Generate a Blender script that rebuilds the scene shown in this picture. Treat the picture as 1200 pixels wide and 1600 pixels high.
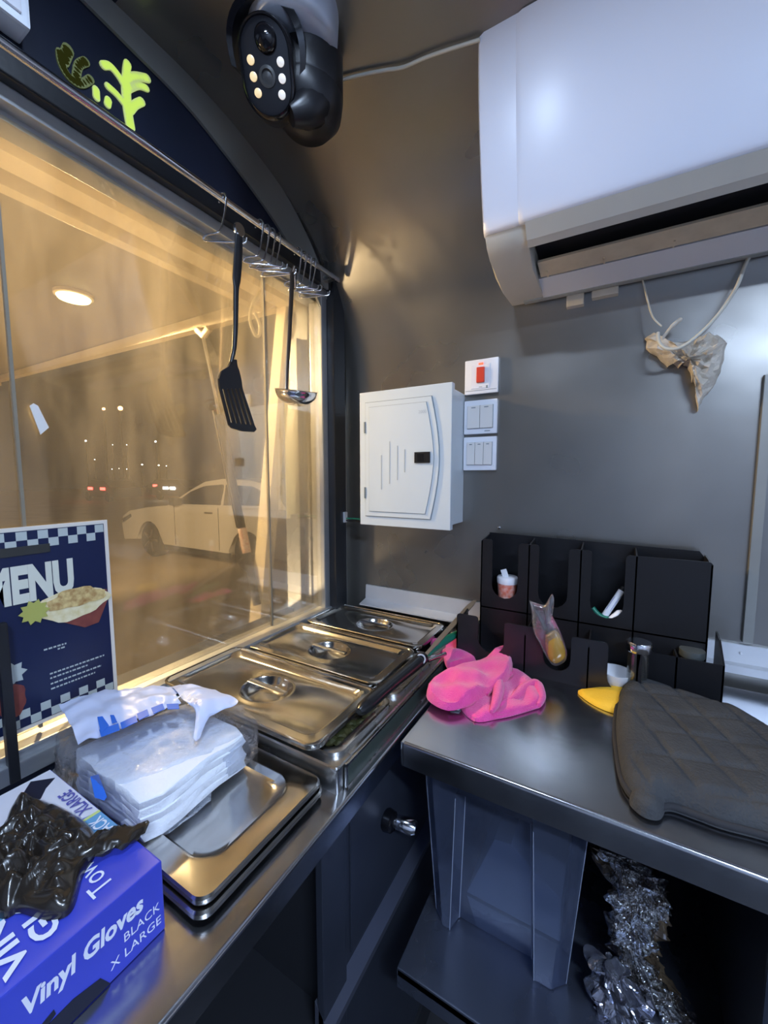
import bpy, bmesh, math, random
from mathutils import Vector, Matrix, noise
random.seed(7)
S = bpy.context.scene
COL = S.collection
PI = math.pi
H = 1.30                      # eye height above the trailer floor; all coordinates below are measured from the eye
for o in list(bpy.data.objects): bpy.data.objects.remove(o)

# ------------------------------------------------------------------ camera, world, lights, exposure
FPX = 621.0
PITCH = math.radians(5.153); YAW = math.radians(30.0)
Fw = Vector((-math.sin(YAW)*math.cos(PITCH), math.cos(YAW)*math.cos(PITCH), -math.sin(PITCH)))
Rt = Vector((math.cos(YAW), math.sin(YAW), 0)); Up = Rt.cross(Fw)
cd = bpy.data.cameras.new('camera'); cam = bpy.data.objects.new('camera', cd); COL.objects.link(cam)
cam.location = (0, 0, H); cam.rotation_euler = (PI/2-PITCH, 0, YAW)
cd.sensor_fit = 'HORIZONTAL'; cd.sensor_width = 36; cd.lens = 36*FPX/1200; cd.clip_start = .02; cd.clip_end = 400
S.camera = cam
W = bpy.data.worlds.new('night'); S.world = W; W.use_nodes = True
bg = W.node_tree.nodes['Background']; bg.inputs[0].default_value = (.20, .155, .11, 1); bg.inputs[1].default_value = .09
S.view_settings.view_transform = 'Standard'; S.view_settings.look = 'None'
S.view_settings.exposure = 0.0; S.view_settings.gamma = 1; S.view_settings.use_curve_mapping = False

def light(name, kind, loc, power, color, aim=None, size=None, size_y=None, spot=None, blend=.6):
    l = bpy.data.lights.new(name, kind); o = bpy.data.objects.new(name, l); COL.objects.link(o)
    o.location = Vector(loc)+Vector((0, 0, H)); l.energy = power; l.color = color
    if kind == 'AREA':
        l.size = size
        if size_y: l.shape = 'RECTANGLE'; l.size_y = size_y
    elif size: l.shadow_soft_size = size
    if spot: l.spot_size = math.radians(spot); l.spot_blend = blend
    if aim is not None:
        o.rotation_euler = (Vector(aim)-Vector(loc)).to_track_quat('-Z', 'Y').to_euler()
    return o
COOL = (.58, .74, 1.0); WARM = (1.0, .72, .36)
LED_A = (-.27, .22, .735); LED_B = (.75, -.50, .735); LAMP = (-1.44, .618, .528)
light('ceiling_led_light', 'AREA', LED_A, 4.8, COOL, (LED_A[0], LED_A[1], -1), .10, .04)
light('rear_led_light', 'AREA', LED_B, 34.0, COOL, (LED_B[0], LED_B[1]+.15, -1), .60, .08)
light('awning_lamp_light', 'SPOT', (LAMP[0], LAMP[1], LAMP[2]-.012), 150, WARM, (LAMP[0], LAMP[1], -1), .035, None, 178, .05)
light('added_yard_fill', 'SPOT', (-1.9, -2.2, 1.6), 2900, (1.0, .74, .44), (-3.6, 2.6, -1.65), .12, None, 110, .9)  # added spot without a fixture, brightens the sandy yard and car

light('added_hatch_fill', 'SPOT', (-2.6, -1.3, -1.45), 190, (1.0, .76, .46), (-1.0, .5, .5), .12, None, 75, .8)  # added low spot, no such lamp there; lifts the hatch rails and underside

# ------------------------------------------------------------------ helpers
def ray(u, v): return Fw + Rt*((u-600)/FPX) + Up*((800-v)/FPX)
def ax(u, v, x): d = ray(u, v); return d*(x/d.x)      # the point of the plane x = const seen there
def ay(u, v, y): d = ray(u, v); return d*(y/d.y)
def az(u, v, z): d = ray(u, v); return d*(z/d.z)

def node_mat(name): 
    m = bpy.data.materials.new(name); m.use_nodes = True
    return m, m.node_tree, m.node_tree.nodes['Principled BSDF']
def mat(name, col, rough=.5, metal=0, col2=None, nscale=20, bump=0, bscale=80, emit=None, estr=0, coat=0, stretch=None, rvar=0, ttrans=0, spec=None, sheen=0, detail=3):
    m, t, p = node_mat(name); N = t.nodes; L = t.links
    p.inputs['Base Color'].default_value = (*col, 1); p.inputs['Roughness'].default_value = rough
    p.inputs['Metallic'].default_value = metal; p.inputs['Coat Weight'].default_value = coat
    if spec is not None: p.inputs['Specular IOR Level'].default_value = spec
    if sheen: p.inputs['Sheen Weight'].default_value = sheen
    tc = N.new('ShaderNodeTexCoord'); mp = N.new('ShaderNodeMapping'); L.new(tc.outputs['Object'], mp.inputs[0])
    if stretch: mp.inputs['Scale'].default_value = stretch
    if col2 or rvar:
        n = N.new('ShaderNodeTexNoise'); n.inputs['Scale'].default_value = nscale; n.inputs['Detail'].default_value = detail
        L.new(mp.outputs[0], n.inputs['Vector'])
        if col2:
            r = N.new('ShaderNodeValToRGB'); r.color_ramp.interpolation = 'EASE'; r.color_ramp.elements[0].position = .2; r.color_ramp.elements[1].position = .8
            r.color_ramp.elements[0].color = (*col, 1); r.color_ramp.elements[1].color = (*col2, 1)
            L.new(n.outputs['Fac'], r.inputs[0]); L.new(r.outputs[0], p.inputs['Base Color'])
        if rvar:
            mr = N.new('ShaderNodeMapRange'); mr.inputs[1].default_value = .15; mr.inputs[2].default_value = .85
            mr.inputs[3].default_value = rough-rvar; mr.inputs[4].default_value = rough+rvar
            L.new(n.outputs['Fac'], mr.inputs[0]); L.new(mr.outputs[0], p.inputs['Roughness'])
    if bump:
        n2 = N.new('ShaderNodeTexNoise'); n2.inputs['Scale'].default_value = bscale; n2.inputs['Detail'].default_value = 2
        L.new(mp.outputs[0], n2.inputs['Vector'])
        b = N.new('ShaderNodeBump'); b.inputs['Strength'].default_value = bump; b.inputs['Distance'].default_value = .004
        L.new(n2.outputs['Fac'], b.inputs['Height']); L.new(b.outputs[0], p.inputs['Normal'])
    if emit: p.inputs['Emission Color'].default_value = (*emit, 1); p.inputs['Emission Strength'].default_value = estr
    return m
def clear_mat(name, tint=(1, 1, 1), gloss=.12, film=0.0, filmcol=(.8, .8, .85), rough=.08, bump=0, bscale=30, noise_scale=6, film2=None, stretch=None, fres=True):
    """thin clear sheet: passes light, reflects at the surface, with an optional milky or dirty film"""
    m = bpy.data.materials.new(name); m.use_nodes = True; t = m.node_tree; N = t.nodes; L = t.links; N.clear()
    out = N.new('ShaderNodeOutputMaterial'); tr = N.new('ShaderNodeBsdfTransparent'); tr.inputs[0].default_value = (*tint, 1)
    gl = N.new('ShaderNodeBsdfGlossy'); gl.inputs['Roughness'].default_value = rough; gl.inputs[0].default_value = (1, 1, 1, 1)
    df = N.new('ShaderNodeBsdfDiffuse'); df.inputs[0].default_value = (*filmcol, 1)
    tl = N.new('ShaderNodeBsdfTranslucent'); tl.inputs[0].default_value = (*filmcol, 1)
    m0 = N.new('ShaderNodeMixShader'); m0.inputs[0].default_value = .5; L.new(df.outputs[0], m0.inputs[1]); L.new(tl.outputs[0], m0.inputs[2])
    m1 = N.new('ShaderNodeMixShader'); L.new(tr.outputs[0], m1.inputs[1]); L.new(m0.outputs[0], m1.inputs[2]); m1.inputs[0].default_value = film
    tc = N.new('ShaderNodeTexCoord'); mp = N.new('ShaderNodeMapping'); L.new(tc.outputs['Object'], mp.inputs[0])
    if stretch: mp.inputs['Scale'].default_value = stretch[0]; mp.inputs['Rotation'].default_value = stretch[1]
    if film2 is not None:
        n = N.new('ShaderNodeTexNoise'); n.inputs['Scale'].default_value = noise_scale; n.inputs['Detail'].default_value = 6; n.inputs['Roughness'].default_value = .6
        L.new(mp.outputs[0], n.inputs['Vector']); mr = N.new('ShaderNodeMapRange'); mr.inputs[1].default_value = .35; mr.inputs[2].default_value = .72
        mr.inputs[3].default_value = film; mr.inputs[4].default_value = film2; L.new(n.outputs['Fac'], mr.inputs[0]); L.new(mr.outputs[0], m1.inputs[0])
    m2 = N.new('ShaderNodeMixShader'); L.new(m1.outputs[0], m2.inputs[1]); L.new(gl.outputs[0], m2.inputs[2])
    lw = N.new('ShaderNodeLayerWeight'); lw.inputs[0].default_value = .35
    ma = N.new('ShaderNodeMath'); ma.operation = 'MULTIPLY_ADD'; ma.inputs[1].default_value = .6; ma.inputs[2].default_value = gloss
    L.new(lw.outputs['Fresnel'], ma.inputs[0]); L.new(ma.outputs[0], m2.inputs[0]); L.new(m2.outputs[0], out.inputs[0])
    if bump:
        n2 = N.new('ShaderNodeTexNoise'); n2.inputs['Scale'].default_value = bscale; n2.inputs['Detail'].default_value = 4; L.new(tc.outputs['Object'], n2.inputs['Vector'])
        b = N.new('ShaderNodeBump'); b.inputs['Strength'].default_value = bump; b.inputs['Distance'].default_value = .01
        L.new(n2.outputs['Fac'], b.inputs['Height'])
        for s in (gl, df, tl): L.new(b.outputs[0], s.inputs['Normal'])
        L.new(b.outputs[0], lw.inputs['Normal'])
    return m

M = dict(
 shell=mat('dark_satin_steel_shell', (.23, .222, .21), .29, .80, (.28, .268, .25), 4, .25, 7, rvar=.05),
 panel=mat('pale_blue_grey_panel', (.55, .60, .70), .5, 0, (.60, .64, .74), 3),
 side=mat('blue_black_panel', (.012, .016, .03), .42, .0, (.016, .02, .04), 6, .05, 9, spec=.35),
 black=mat('black_paint', (.010, .011, .014), .4, 0, bump=.05),
 band=mat('grey_rib', (.24, .24, .23), .45, .4, (.28, .28, .26), 8),
 alu=mat('aluminium_profile', (.42, .44, .46), .38, .8, (.50, .51, .53), 12, .1, 60),
 steel=mat('brushed_stainless', (.50, .50, .50), .27, 1, (.58, .57, .56), 9, .02, 40, rvar=.04),
 counter=mat('worn_stainless_top', (.46, .47, .51), .22, 1, (.54, .55, .58), 14, .05, 40, rvar=.05),
 strip=mat('pale_upstand', (.60, .62, .66), .42, .5, (.68, .69, .72), 10),
 polished=mat('polished_stainless_lid', (.55, .53, .50), .17, 1, (.62, .60, .56), 6, .08, 14, rvar=.05),
 chrome=mat('chrome', (.75, .76, .80), .14, 1),
 cab=mat('dark_cabinet_steel', (.055, .065, .095), .38, .6, (.07, .08, .11), 6, .1, 10),
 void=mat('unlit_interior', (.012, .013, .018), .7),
 floor=mat('dark_floor', (.02, .022, .028), .6, 0, (.035, .035, .04), 8, .3, 40),
 white=mat('white_plastic', (.78, .79, .84), .28, 0, (.75, .76, .81), 3),
 acfront=mat('ac_gloss_front', (.74, .75, .84), .34, 0),
 acgrey=mat('aged_white_plastic', (.50, .48, .43), .45, 0, (.56, .53, .47), 6),
 vane=mat('dusty_louvre', (.62, .52, .38), .55, 0, (.52, .43, .31), 30),
 box=mat('grey_white_powder_coat', (.60, .66, .70), .33, 0, (.56, .62, .66), 5),
 boxline=mat('box_seam', (.16, .20, .22), .5),
 swcream=mat('switch_rocker', (.72, .69, .66), .35),
 red=mat('red_rocker', (.62, .05, .02), .35),
 redneon=mat('red_neon', (.9, .1, .05), .4, emit=(1, .08, .03), estr=2.2),
 blackpl=mat('black_plastic', (.012, .012, .014), .32, spec=.4),
 glossblk=mat('gloss_black', (.006, .006, .008), .10),
 greycam=mat('camera_housing_grey', (.42, .45, .52), .30, .3),
 led=mat('led_dot', (.75, .72, .68), .2, emit=(.9, .82, .7), estr=.35),
 ledwarm=mat('led_dot_amber', (.8, .62, .35), .2, emit=(1, .72, .35), estr=.45),
 acrylic=mat('black_acrylic', (.010, .010, .012), .34, spec=.35, bump=.04, bscale=300),
 pink=mat('pink_microfibre', (.74, .045, .28), .85, 0, (.82, .07, .34), 40, .6, 500, sheen=.4),
 yellow=mat('yellow_cloth', (.90, .50, .02), .75, 0, (.93, .56, .05), 20, .3, 300),
 mitt=mat('charcoal_quilted_cotton', (.045, .047, .052), .92, 0, (.062, .063, .066), 25, .5, 260, spec=.2),
 mittedge=mat('mitt_binding', (.022, .022, .026), .85),
 stuffing=mat('pale_stuffing', (.62, .56, .46), .9, 0, (.45, .38, .28), 60, .6, 200),
 cream=mat('cream_painted_frame', (.80, .68, .48), .5, 0, (.72, .60, .42), 4),
 awning=mat('awning_underside', (.30, .26, .20), .55, 0, (.36, .30, .22), 2.5),
 ground=mat('sandy_paving', (.42, .33, .22), .85, 0, (.52, .41, .27), 1.2, .4, 30, detail=8),
 carpaint=mat('white_car_paint', (.52, .48, .42), .3, coat=.4),
 carglass=mat('car_glass', (.02, .02, .022), .1),
 tyre=mat('tyre', (.02, .018, .016), .8),
 rim=mat('wheel_rim', (.16, .14, .12), .4, .7),
 cord=mat('cream_cord', (.62, .55, .38), .6),
 cordgrey=mat('white_cable', (.55, .53, .46), .55),
 foam=mat('crumbling_foam', (.50, .44, .36), .95, 0, (.66, .60, .52), 40, .9, 90),
 boxblue=mat('royal_blue_card', (.045, .06, .52), .38, 0, (.05, .075, .58), 4),
 boxlight=mat('light_blue_card', (.13, .35, .62), .38),
 boxwhite=mat('white_card', (.70, .71, .80), .4),
 boxink=mat('navy_ink', (.10, .10, .40), .45),
 inkwhite=mat('white_ink', (.80, .82, .92), .5),
 inkblack=mat('black_ink', (.01, .012, .03), .45),
 inklime=mat('lime_ink', (.6, .7, .25), .5),
 glove=mat('black_vinyl', (.014, .011, .009), .26, 0, (.022, .017, .013), 12, .4, 25, coat=.3),
 napkin=mat('white_paper', (.78, .82, .90), .9, 0, (.84, .86, .92), 5, .3, 200),
 wrapblue=mat('blue_print', (.03, .16, .70), .4),
 wrapwhite=mat('printed_wrap', (.58, .64, .86), .35, 0, (.66, .71, .90), 9, .5, 30),
 menublue=mat('menu_navy', (.006, .012, .050), .32, 0, (.008, .016, .062), 3),
 menuwhite=mat('menu_cream', (.66, .66, .56), .45),
 menucheck=mat('menu_pale_check', (.46, .50, .48), .45),
 menuedge=mat('menu_white_border', (.72, .66, .58), .45),
 tape=mat('dark_tape', (.03, .03, .028), .5),
 food1=mat('printed_melted_cheese', (.70, .58, .28), .5, 0, (.85, .76, .52), 90),
 food2=mat('printed_browned_crust', (.35, .17, .05), .5, 0, (.75, .58, .25), 120),
 food3=mat('printed_potato_skin', (.16, .03, .03), .5, 0, (.24, .06, .04), 60),
 badge=mat('printed_lime_badge', (.42, .42, .10), .5),
 coral=mat('coral_cutout_glow', (.6, .7, .25), .5, emit=(.66, .78, .28), estr=.36),  # emission stands in for outside light passing through the cut-outs
 coraldim=mat('coral_cutout_dim', (.20, .22, .08), .5, emit=(.30, .34, .08), estr=.05),  # dimmer copy: weaker light through the cut-out put into colour and emission
 amber=mat('brown_sauce', (.34, .19, .03), .2, 0, (.42, .25, .05), 20, coat=.5),
 cupred=mat('red_print_cup', (.70, .10, .03), .5, 0, (.85, .62, .55), 75),
 green=mat('green_plastic', (.01, .16, .10), .4),
 knifehandle=mat('black_handle', (.012, .012, .013), .25),
 blade=mat('blade_steel', (.62, .58, .54), .3, .9),
 label=mat('paper_label', (.75, .66, .55), .6, 0, (.55, .25, .18), 120),
 lampglow=mat('lamp_glow', (1, .9, .6), .5, emit=(1, .86, .40), estr=9),
 ledglow=mat('led_panel_glow', (1, 1, 1), .5, emit=(.8, .9, 1), estr=5),
 farwhite=mat('far_white_light', (1, 1, 1), .5, emit=(.9, .95, 1), estr=14),
 farorange=mat('far_orange_light', (1, .5, .2), .5, emit=(1, .42, .14), estr=30),
 farred=mat('far_red_light', (1, .1, .1), .5, emit=(1, .06, .05), estr=10),
 fardark=mat('far_dark_body', (.05, .045, .04), .6),
 fixture=mat('light_fixture_white', (.80, .84, .90), .4),
)
M['glass'] = clear_mat('dirty_window_glass', (.92, .91, .87), .015, .05, (.72, .62, .46), .05, noise_scale=3.0, film2=.17, stretch=((1, 3.5, .8), (.55, 0, 0)))
M['wrap'] = clear_mat('clear_wrap_film', (.97, .98, 1), .05, .06, (.8, .85, .98), .10, 1.0, 45, 16, film2=.30)
M['bag'] = clear_mat('clear_piping_bag', (.95, .95, .97), .10, .10, (.7, .7, .74), .1, .4, 30)
M['crinkle'] = clear_mat('crinkled_clear_film', (.55, .52, .50), .10, .03, (.25, .22, .2), .12, 1.0, 60)
M['tub'] = clear_mat('smoky_clear_tub', (.50, .55, .70), .06, .30, (.26, .32, .50), .12, .05, 10)
M['jarglass'] = clear_mat('jar_glass', (.75, .76, .74), .10, .1, (.4, .4, .38), .06)

class MB:
    def __init__(s): s.b = bmesh.new()
    def face(s, pts):
        try: return s.b.faces.new([s.b.verts.new(Vector(p)) for p in pts])
        except Exception: return None
    def box(s, x0, x1, y0, y1, z0, z1, bev=0, rot=None, piv=None):
        n0 = len(s.b.verts)
        r = bmesh.ops.create_cube(s.b, size=1)
        vs = r['verts']
        for v in vs: v.co = Vector(((x0+x1)/2+v.co.x*(x1-x0), (y0+y1)/2+v.co.y*(y1-y0), (z0+z1)/2+v.co.z*(z1-z0)))
        if bev:
            es = list({e for v in vs for e in v.link_edges})
            r2 = bmesh.ops.bevel(s.b, geom=es, offset=bev, segments=2, profile=.7, affect='EDGES')
            vs = list({v for f in r2['faces'] for v in f.verts} | {v for v in vs if v.is_valid})
        if rot: 
            vs = [v for v in vs if v.is_valid]
            allv = set(vs); 
            bmesh.ops.transform(s.b, matrix=Matrix.Translation(piv) @ rot @ Matrix.Translation(-Vector(piv)), verts=list(allv))
        return s
    def prism(s, pts, axis, a, b, bev=0):
        def P(p, t): return {'x': (t, p[0], p[1]), 'y': (p[0], t, p[1]), 'z': (p[0], p[1], t)}[axis]
        v0 = [s.b.verts.new(P(p, a)) for p in pts]; v1 = [s.b.verts.new(P(p, b)) for p in pts]
        fs = [s.b.faces.new(v0), s.b.faces.new(v1[::-1])]
        n = len(pts)
        for i in range(n): fs.append(s.b.faces.new([v0[i], v1[i], v1[(i+1) % n], v0[(i+1) % n]][::-1]))
        if bev: bmesh.ops.bevel(s.b, geom=list({e for f in fs[:2] for e in f.edges}), offset=bev, segments=2, profile=.7, affect='EDGES')
        return s
    def loft(s, loops, closed=True, cap0=False, cap1=False):
        rows = [[s.b.verts.new(Vector(p)) for p in lp] for lp in loops]
        n = len(rows[0])
        for a, b in zip(rows, rows[1:]):
            for i in range(n if closed else n-1):
                j = (i+1) % n
                try: s.b.faces.new([a[i], a[j], b[j], b[i]])
                except Exception: pass
        if cap0: s.b.faces.new(rows[0][::-1])
        if cap1: s.b.faces.new(rows[-1])
        return rows
    def tube(s, path, r, n=8, caps=True):
        path = [Vector(p) for p in path]; rs = r if isinstance(r, (list, tuple)) else [r]*len(path)
        loops = []; prev = None
        for i, p in enumerate(path):
            d = (path[min(i+1, len(path)-1)]-path[max(i-1, 0)])
            d = d.normalized() if d.length > 1e-9 else Vector((0, 0, 1))
            if prev is None:
                a = Vector((0, 0, 1)) if abs(d.z) < .9 else Vector((1, 0, 0)); u = d.cross(a).normalized()
            else: u = (prev-d*prev.dot(d)).normalized()
            prev = u; w = d.cross(u)
            loops.append([p+(u*math.cos(2*PI*k/n)+w*math.sin(2*PI*k/n))*rs[i] for k in range(n)])
        s.loft(loops, True, caps, caps); return s
    def lathe(s, prof, c, axis=(0, 0, 1), n=24, sx=1, sy=1, caps=True):
        c = Vector(c); d = Vector(axis).normalized(); a = Vector((0, 0, 1)) if abs(d.z) < .9 else Vector((1, 0, 0))
        u = d.cross(a).normalized(); w = d.cross(u)
        if abs(d.z) > .99: u, w = Vector((1, 0, 0)), Vector((0, 1, 0))
        loops = [[c+d*h+(u*math.cos(2*PI*k/n)*sx+w*math.sin(2*PI*k/n)*sy)*max(r, 1e-5) for k in range(n)] for r, h in prof]
        s.loft(loops, True, caps, caps); return s

def smooth_path(pts, k=6):
    pts = [Vector(p) for p in pts]; out = []
    for i in range(len(pts)-1):
        p0, p1, p2, p3 = pts[max(i-1, 0)], pts[i], pts[i+1], pts[min(i+2, len(pts)-1)]
        for j in range(k):
            t = j/k; out.append(.5*((2*p1)+(-p0+p2)*t+(2*p0-5*p1+4*p2-p3)*t*t+(-p0+3*p1-3*p2+p3)*t**3))
    return out+[pts[-1]]

def wloc(o): 
    v = Vector(o.location)
    while o.parent: o = o.parent; v += Vector(o.location)
    return v
def link(name, bm, m, parent=None, smooth=None, shift=True, label=None, origin=None, recalc=True):
    if isinstance(bm, MB): bm = bm.b
    if recalc: bmesh.ops.recalc_face_normals(bm, faces=bm.faces[:])
    if shift: bmesh.ops.translate(bm, vec=(0, 0, H), verts=bm.verts[:])
    me = bpy.data.meshes.new(name)
    if parent: off = wloc(parent)
    elif origin is not None: off = Vector(origin)+Vector((0, 0, H))
    else:
        xs = [v.co.x for v in bm.verts]; ys = [v.co.y for v in bm.verts]; zs = [v.co.z for v in bm.verts]
        off = Vector(((min(xs)+max(xs))/2, (min(ys)+max(ys))/2, min(zs)))
    bmesh.ops.translate(bm, vec=-off, verts=bm.verts[:])
    bm.to_mesh(me); bm.free(); me.materials.append(m if not isinstance(m, str) else M[m])
    o = bpy.data.objects.new(name, me); COL.objects.link(o)
    if parent: o.parent = parent
    else: o.location = off
    if smooth is not None:
        for p in me.polygons: p.use_smooth = True
        if smooth < 179: me.set_sharp_from_angle(angle=math.radians(smooth))
    if label: o['label'] = label
    return o
def tag(o, label, cat, group=None, kind=None):
    o['label'] = label; o['category'] = cat
    if group: o['group'] = group
    if kind: o['kind'] = kind
    return o
def thing(name, loc, label, cat, group=None):
    o = bpy.data.objects.new(name, None); COL.objects.link(o); o.location = Vector(loc)+Vector((0, 0, H)); o.empty_display_size = .05
    return tag(o, label, cat, group)
def struct(name, bm, m, smooth=None, parent=None):
    o = link(name, bm, m, parent, smooth)
    if not parent: o['kind'] = 'structure'
    return o
def copy_tree(o, parent=None):
    c = o.copy(); COL.objects.link(c); c.parent = parent
    for ch in list(o.children): copy_tree(ch, c)
    return c
def text(name, body, m, parent, org, xd, yd, size, bold=.0, width=None, depth=.0004, shear=0, label=None, align='LEFT'):
    """flat lettering: org = lower-left of the text, xd along the baseline, yd up the letters (eye-level coordinates)"""
    cu = bpy.data.curves.new(name, 'FONT'); cu.body = body; cu.size = 1; cu.offset = bold; cu.extrude = 0; cu.shear = shear; cu.resolution_u = 3
    cu.align_x = align; cu.space_line = .95
    to = bpy.data.objects.new('tmp', cu); COL.objects.link(to)
    bpy.context.view_layer.update()
    dg = bpy.context.evaluated_depsgraph_get(); me = bpy.data.meshes.new_from_object(to.evaluated_get(dg))
    bpy.data.objects.remove(to); 
    bm = bmesh.new(); bm.from_mesh(me); bpy.data.meshes.remove(me)
    xs = [v.co.x for v in bm.verts]; w = max(xs)-min(xs)
    xd = Vector(xd).normalized(); yd = Vector(yd).normalized(); nd = xd.cross(yd); sx = size if not width else width/w
    org = Vector(org)
    for v in bm.verts: v.co.z = depth
    for v in bm.verts:
        x, y, z = v.co; v.co = org+xd*((x-min(xs) if align == 'LEFT' else x)*sx)+yd*(y*size)+nd*z
    return link(name, bm, m, parent, label=label, recalc=False)
def rr(cx, cy, hx, hy, r, z, n=64, rot=0):
    r = min(r, hx*.999, hy*.999); out = []; k = n//8
    for q, (sx, sy) in enumerate(((1, 1), (-1, 1), (-1, -1), (1, -1))):
        for i in range(k+1):
            t = PI/2*(q+i/k); out.append((cx+sx*(hx-r)+r*math.cos(t), cy+sy*(hy-r)+r*math.sin(t), z))
        nx = ((-1, 1), (-1, -1), (1, -1), (1, 1))[q]; t = PI/2*(q+1)
        a = Vector(out[-1]); b = Vector((cx+nx[0]*(hx-r)+r*math.cos(t), cy+nx[1]*(hy-r)+r*math.sin(t), z))
        for i in range(1, k): p = a.lerp(b, i/k); out.append((p.x, p.y, p.z))
    return out
def inside(p, poly):
    c = False; n = len(poly)
    for i in range(n):
        a, b = poly[i], poly[i-1]
        if (a[1] > p[1]) != (b[1] > p[1]) and p[0] < (b[0]-a[0])*(p[1]-a[1])/(b[1]-a[1])+a[0]: c = not c
    return c
def dist_poly(p, poly):
    d = 9; px, py = p
    for i in range(len(poly)):
        ax_, ay_ = poly[i-1][:2]; bx, by = poly[i][:2]; vx, vy = bx-ax_, by-ay_; L2 = vx*vx+vy*vy or 1e-12
        t = max(0, min(1, ((px-ax_)*vx+(py-ay_)*vy)/L2)); d = min(d, math.hypot(px-ax_-vx*t, py-ay_-vy*t))
    return d
def smooth_poly(pts, k=5):
    n = len(pts); out = []
    for i in range(n):
        p0, p1, p2, p3 = [Vector((*pts[(i+j) % n][:2], 0)) for j in (-1, 0, 1, 2)]
        for j in range(k):
            t = j/k; q = .5*((2*p1)+(-p0+p2)*t+(2*p0-5*p1+4*p2-p3)*t*t+(-p0+3*p1-3*p2+p3)*t**3); out.append((q.x, q.y))
    return out
def puff(mb, poly, z0, h, w, rings=9, hf=None, zb=None):
    """soft closed cloth form: rings shrink from the outline to the middle, top bulges to h, underside stays at z0"""
    n = len(poly); cx = sum(p[0] for p in poly)/n; cy = sum(p[1] for p in poly)/n
    loops = []
    for k in range(rings+1):
        t = k/rings; s_ = 1-t**1.15*.985; lp = []
        for p in poly:
            x, y = cx+(p[0]-cx)*s_, cy+(p[1]-cy)*s_
            d = min(dist_poly((x, y), poly)/w, 1) if k else 0
            z = z0+h*(math.sqrt(max(0, 1-(1-d)**2))*.8+.2)
            zz = z0(x, y) if callable(z0) else None
            if hf: z += hf(x, y)*min(1, d*1.5)
            lp.append((x, y, z))
        loops.append(lp)
    bot = [(p[0], p[1], z0) for p in poly]
    mb.loft([bot]+loops, True, True, True)

# ------------------------------------------------------------------ the trailer's shell
prof = [(1.03, -1.30), (1.03, -.5), (1.03, -.1), (1.03, .10), (1.03, .20), (1.0285, .29), (1.020, .37), (1.000, .45), (.958, .535), (.89, .62), (.79, .69), (.66, .735), (.54, .756), (.40, .76)]
prof_s = [(p.x, p.y) for p in smooth_path([Vector((a, b, 0)) for a, b in prof], 5)]
back = [(y+.05*min(1, max(0, (y-.4)/.3)), z+.05*min(1, max(0, (z-.3)/.3))) for y, z in prof_s][::-1]
mb = MB(); mb.loft([[(x, y, z) for y, z in prof_s+back] for x in (-.7395, -.3, .2, .8, 1.35)], True, True, True)
struct('wall_end', mb, 'shell', 50)
struct('ceiling', MB().box(-.74, 1.35, -1.5, .40, .76, .79), 'side')
struct('floor', MB().box(-.74, 1.35, -1.5, 1.06, -1.34, -1.30), 'floor')
struct('wall_right', MB().box(1.35, 1.39, -1.5, 1.06, -1.3, .76), 'panel')
struct('wall_rear', MB().box(-.89, 1.39, -1.54, -1.5, -1.3, .76), 'panel')
mb = MB(); mb.box(-.89, -.74, -1.5, 1.06, .56, .79); mb.box(-.89, -.74, -1.5, 1.06, -1.30, -.42); mb.box(-.89, -.74, .955, 1.06, -.42, .56); mb.box(-.89, -.74, -1.5, -.60, -.42, .56)
struct('wall_left', mb, 'side')
# curved rib where the side wall meets the rolled end wall
inner = [(.30, .728), (.42, .714), (.52, .700), (.61, .670), (.69, .637), (.77, .595), (.85, .54), (.93, .45), (.985, .33), (1.005, .18), (1.008, 0), (1.0, -.2), (1.0, -.44)]
outer = [(.30, .778), (.42, .778), (.54, .772), (.64, .752), (.76, .705), (.85, .645), (.92, .57), (.975, .47), (1.012, .36), (1.03, .20), (1.033, 0), (1.03, -.2), (1.03, -.44)]
I = smooth_path([Vector((-.732, a, b)) for a, b in inner]); O = smooth_path([Vector((-.732, a, b)) for a, b in outer])
mb = MB(); mb.loft([I, O, [p-Vector((.006, 0, 0)) for p in O], [p-Vector((.006, 0, 0)) for p in I], I], False)
struct('trim_1', mb, 'band', 40)
# black header and column around the window
struct('trim_2', MB().box(-.74, -.712, -1.4, .955, .522, .560, .003).box(-.74, -.706, .938, .992, -.45, .560, .003), 'black')
struct('trim_3', MB().box(-.74, -.728, -1.4, .94, .566, .580, .002), 'side')
struct('trim_4', MB().box(.236, .252, 1.020, 1.03, -.33, .19, .001), 'band')
# window: frame, track, sash edges and dirty glass
win = MB()
win.box(-.77, -.728, -.60, .94, .500, .522, .002).box(-.79, -.75, -.60, .94, .488, .502, .001)
win.box(-.775, -.730, .914, .938, -.40, .505, .003)
w1 = struct('window_1', win, 'alu')
for ya in (.236, .716): link('window_frame', MB().box(-.752, -.746, ya, ya+.004, -.385, .5), mat('dull_seal', (.22, .19, .14), .7), w1)
for a, b, xx in ((-.55, .24, -.752), (.24, .718, -.747), (.718, .915, -.742)):
    link('glass_pane', MB().box(xx-.0015, xx, a, b, -.385, .492), 'glass', w1)
link('window_track', MB().box(-.79, -.722, -.6, .938, -.43, -.392, .003).box(-.722, -.712, -.6, .44, -.43, -.404, .002), 'alu', w1)
# wall jamb outside the glass
struct('trim_5', MB().box(-.89, -.79, .925, .955, -.42, .56, .002).box(-.845, -.815, .905, .926, -.42, .40, .002), 'alu')

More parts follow.
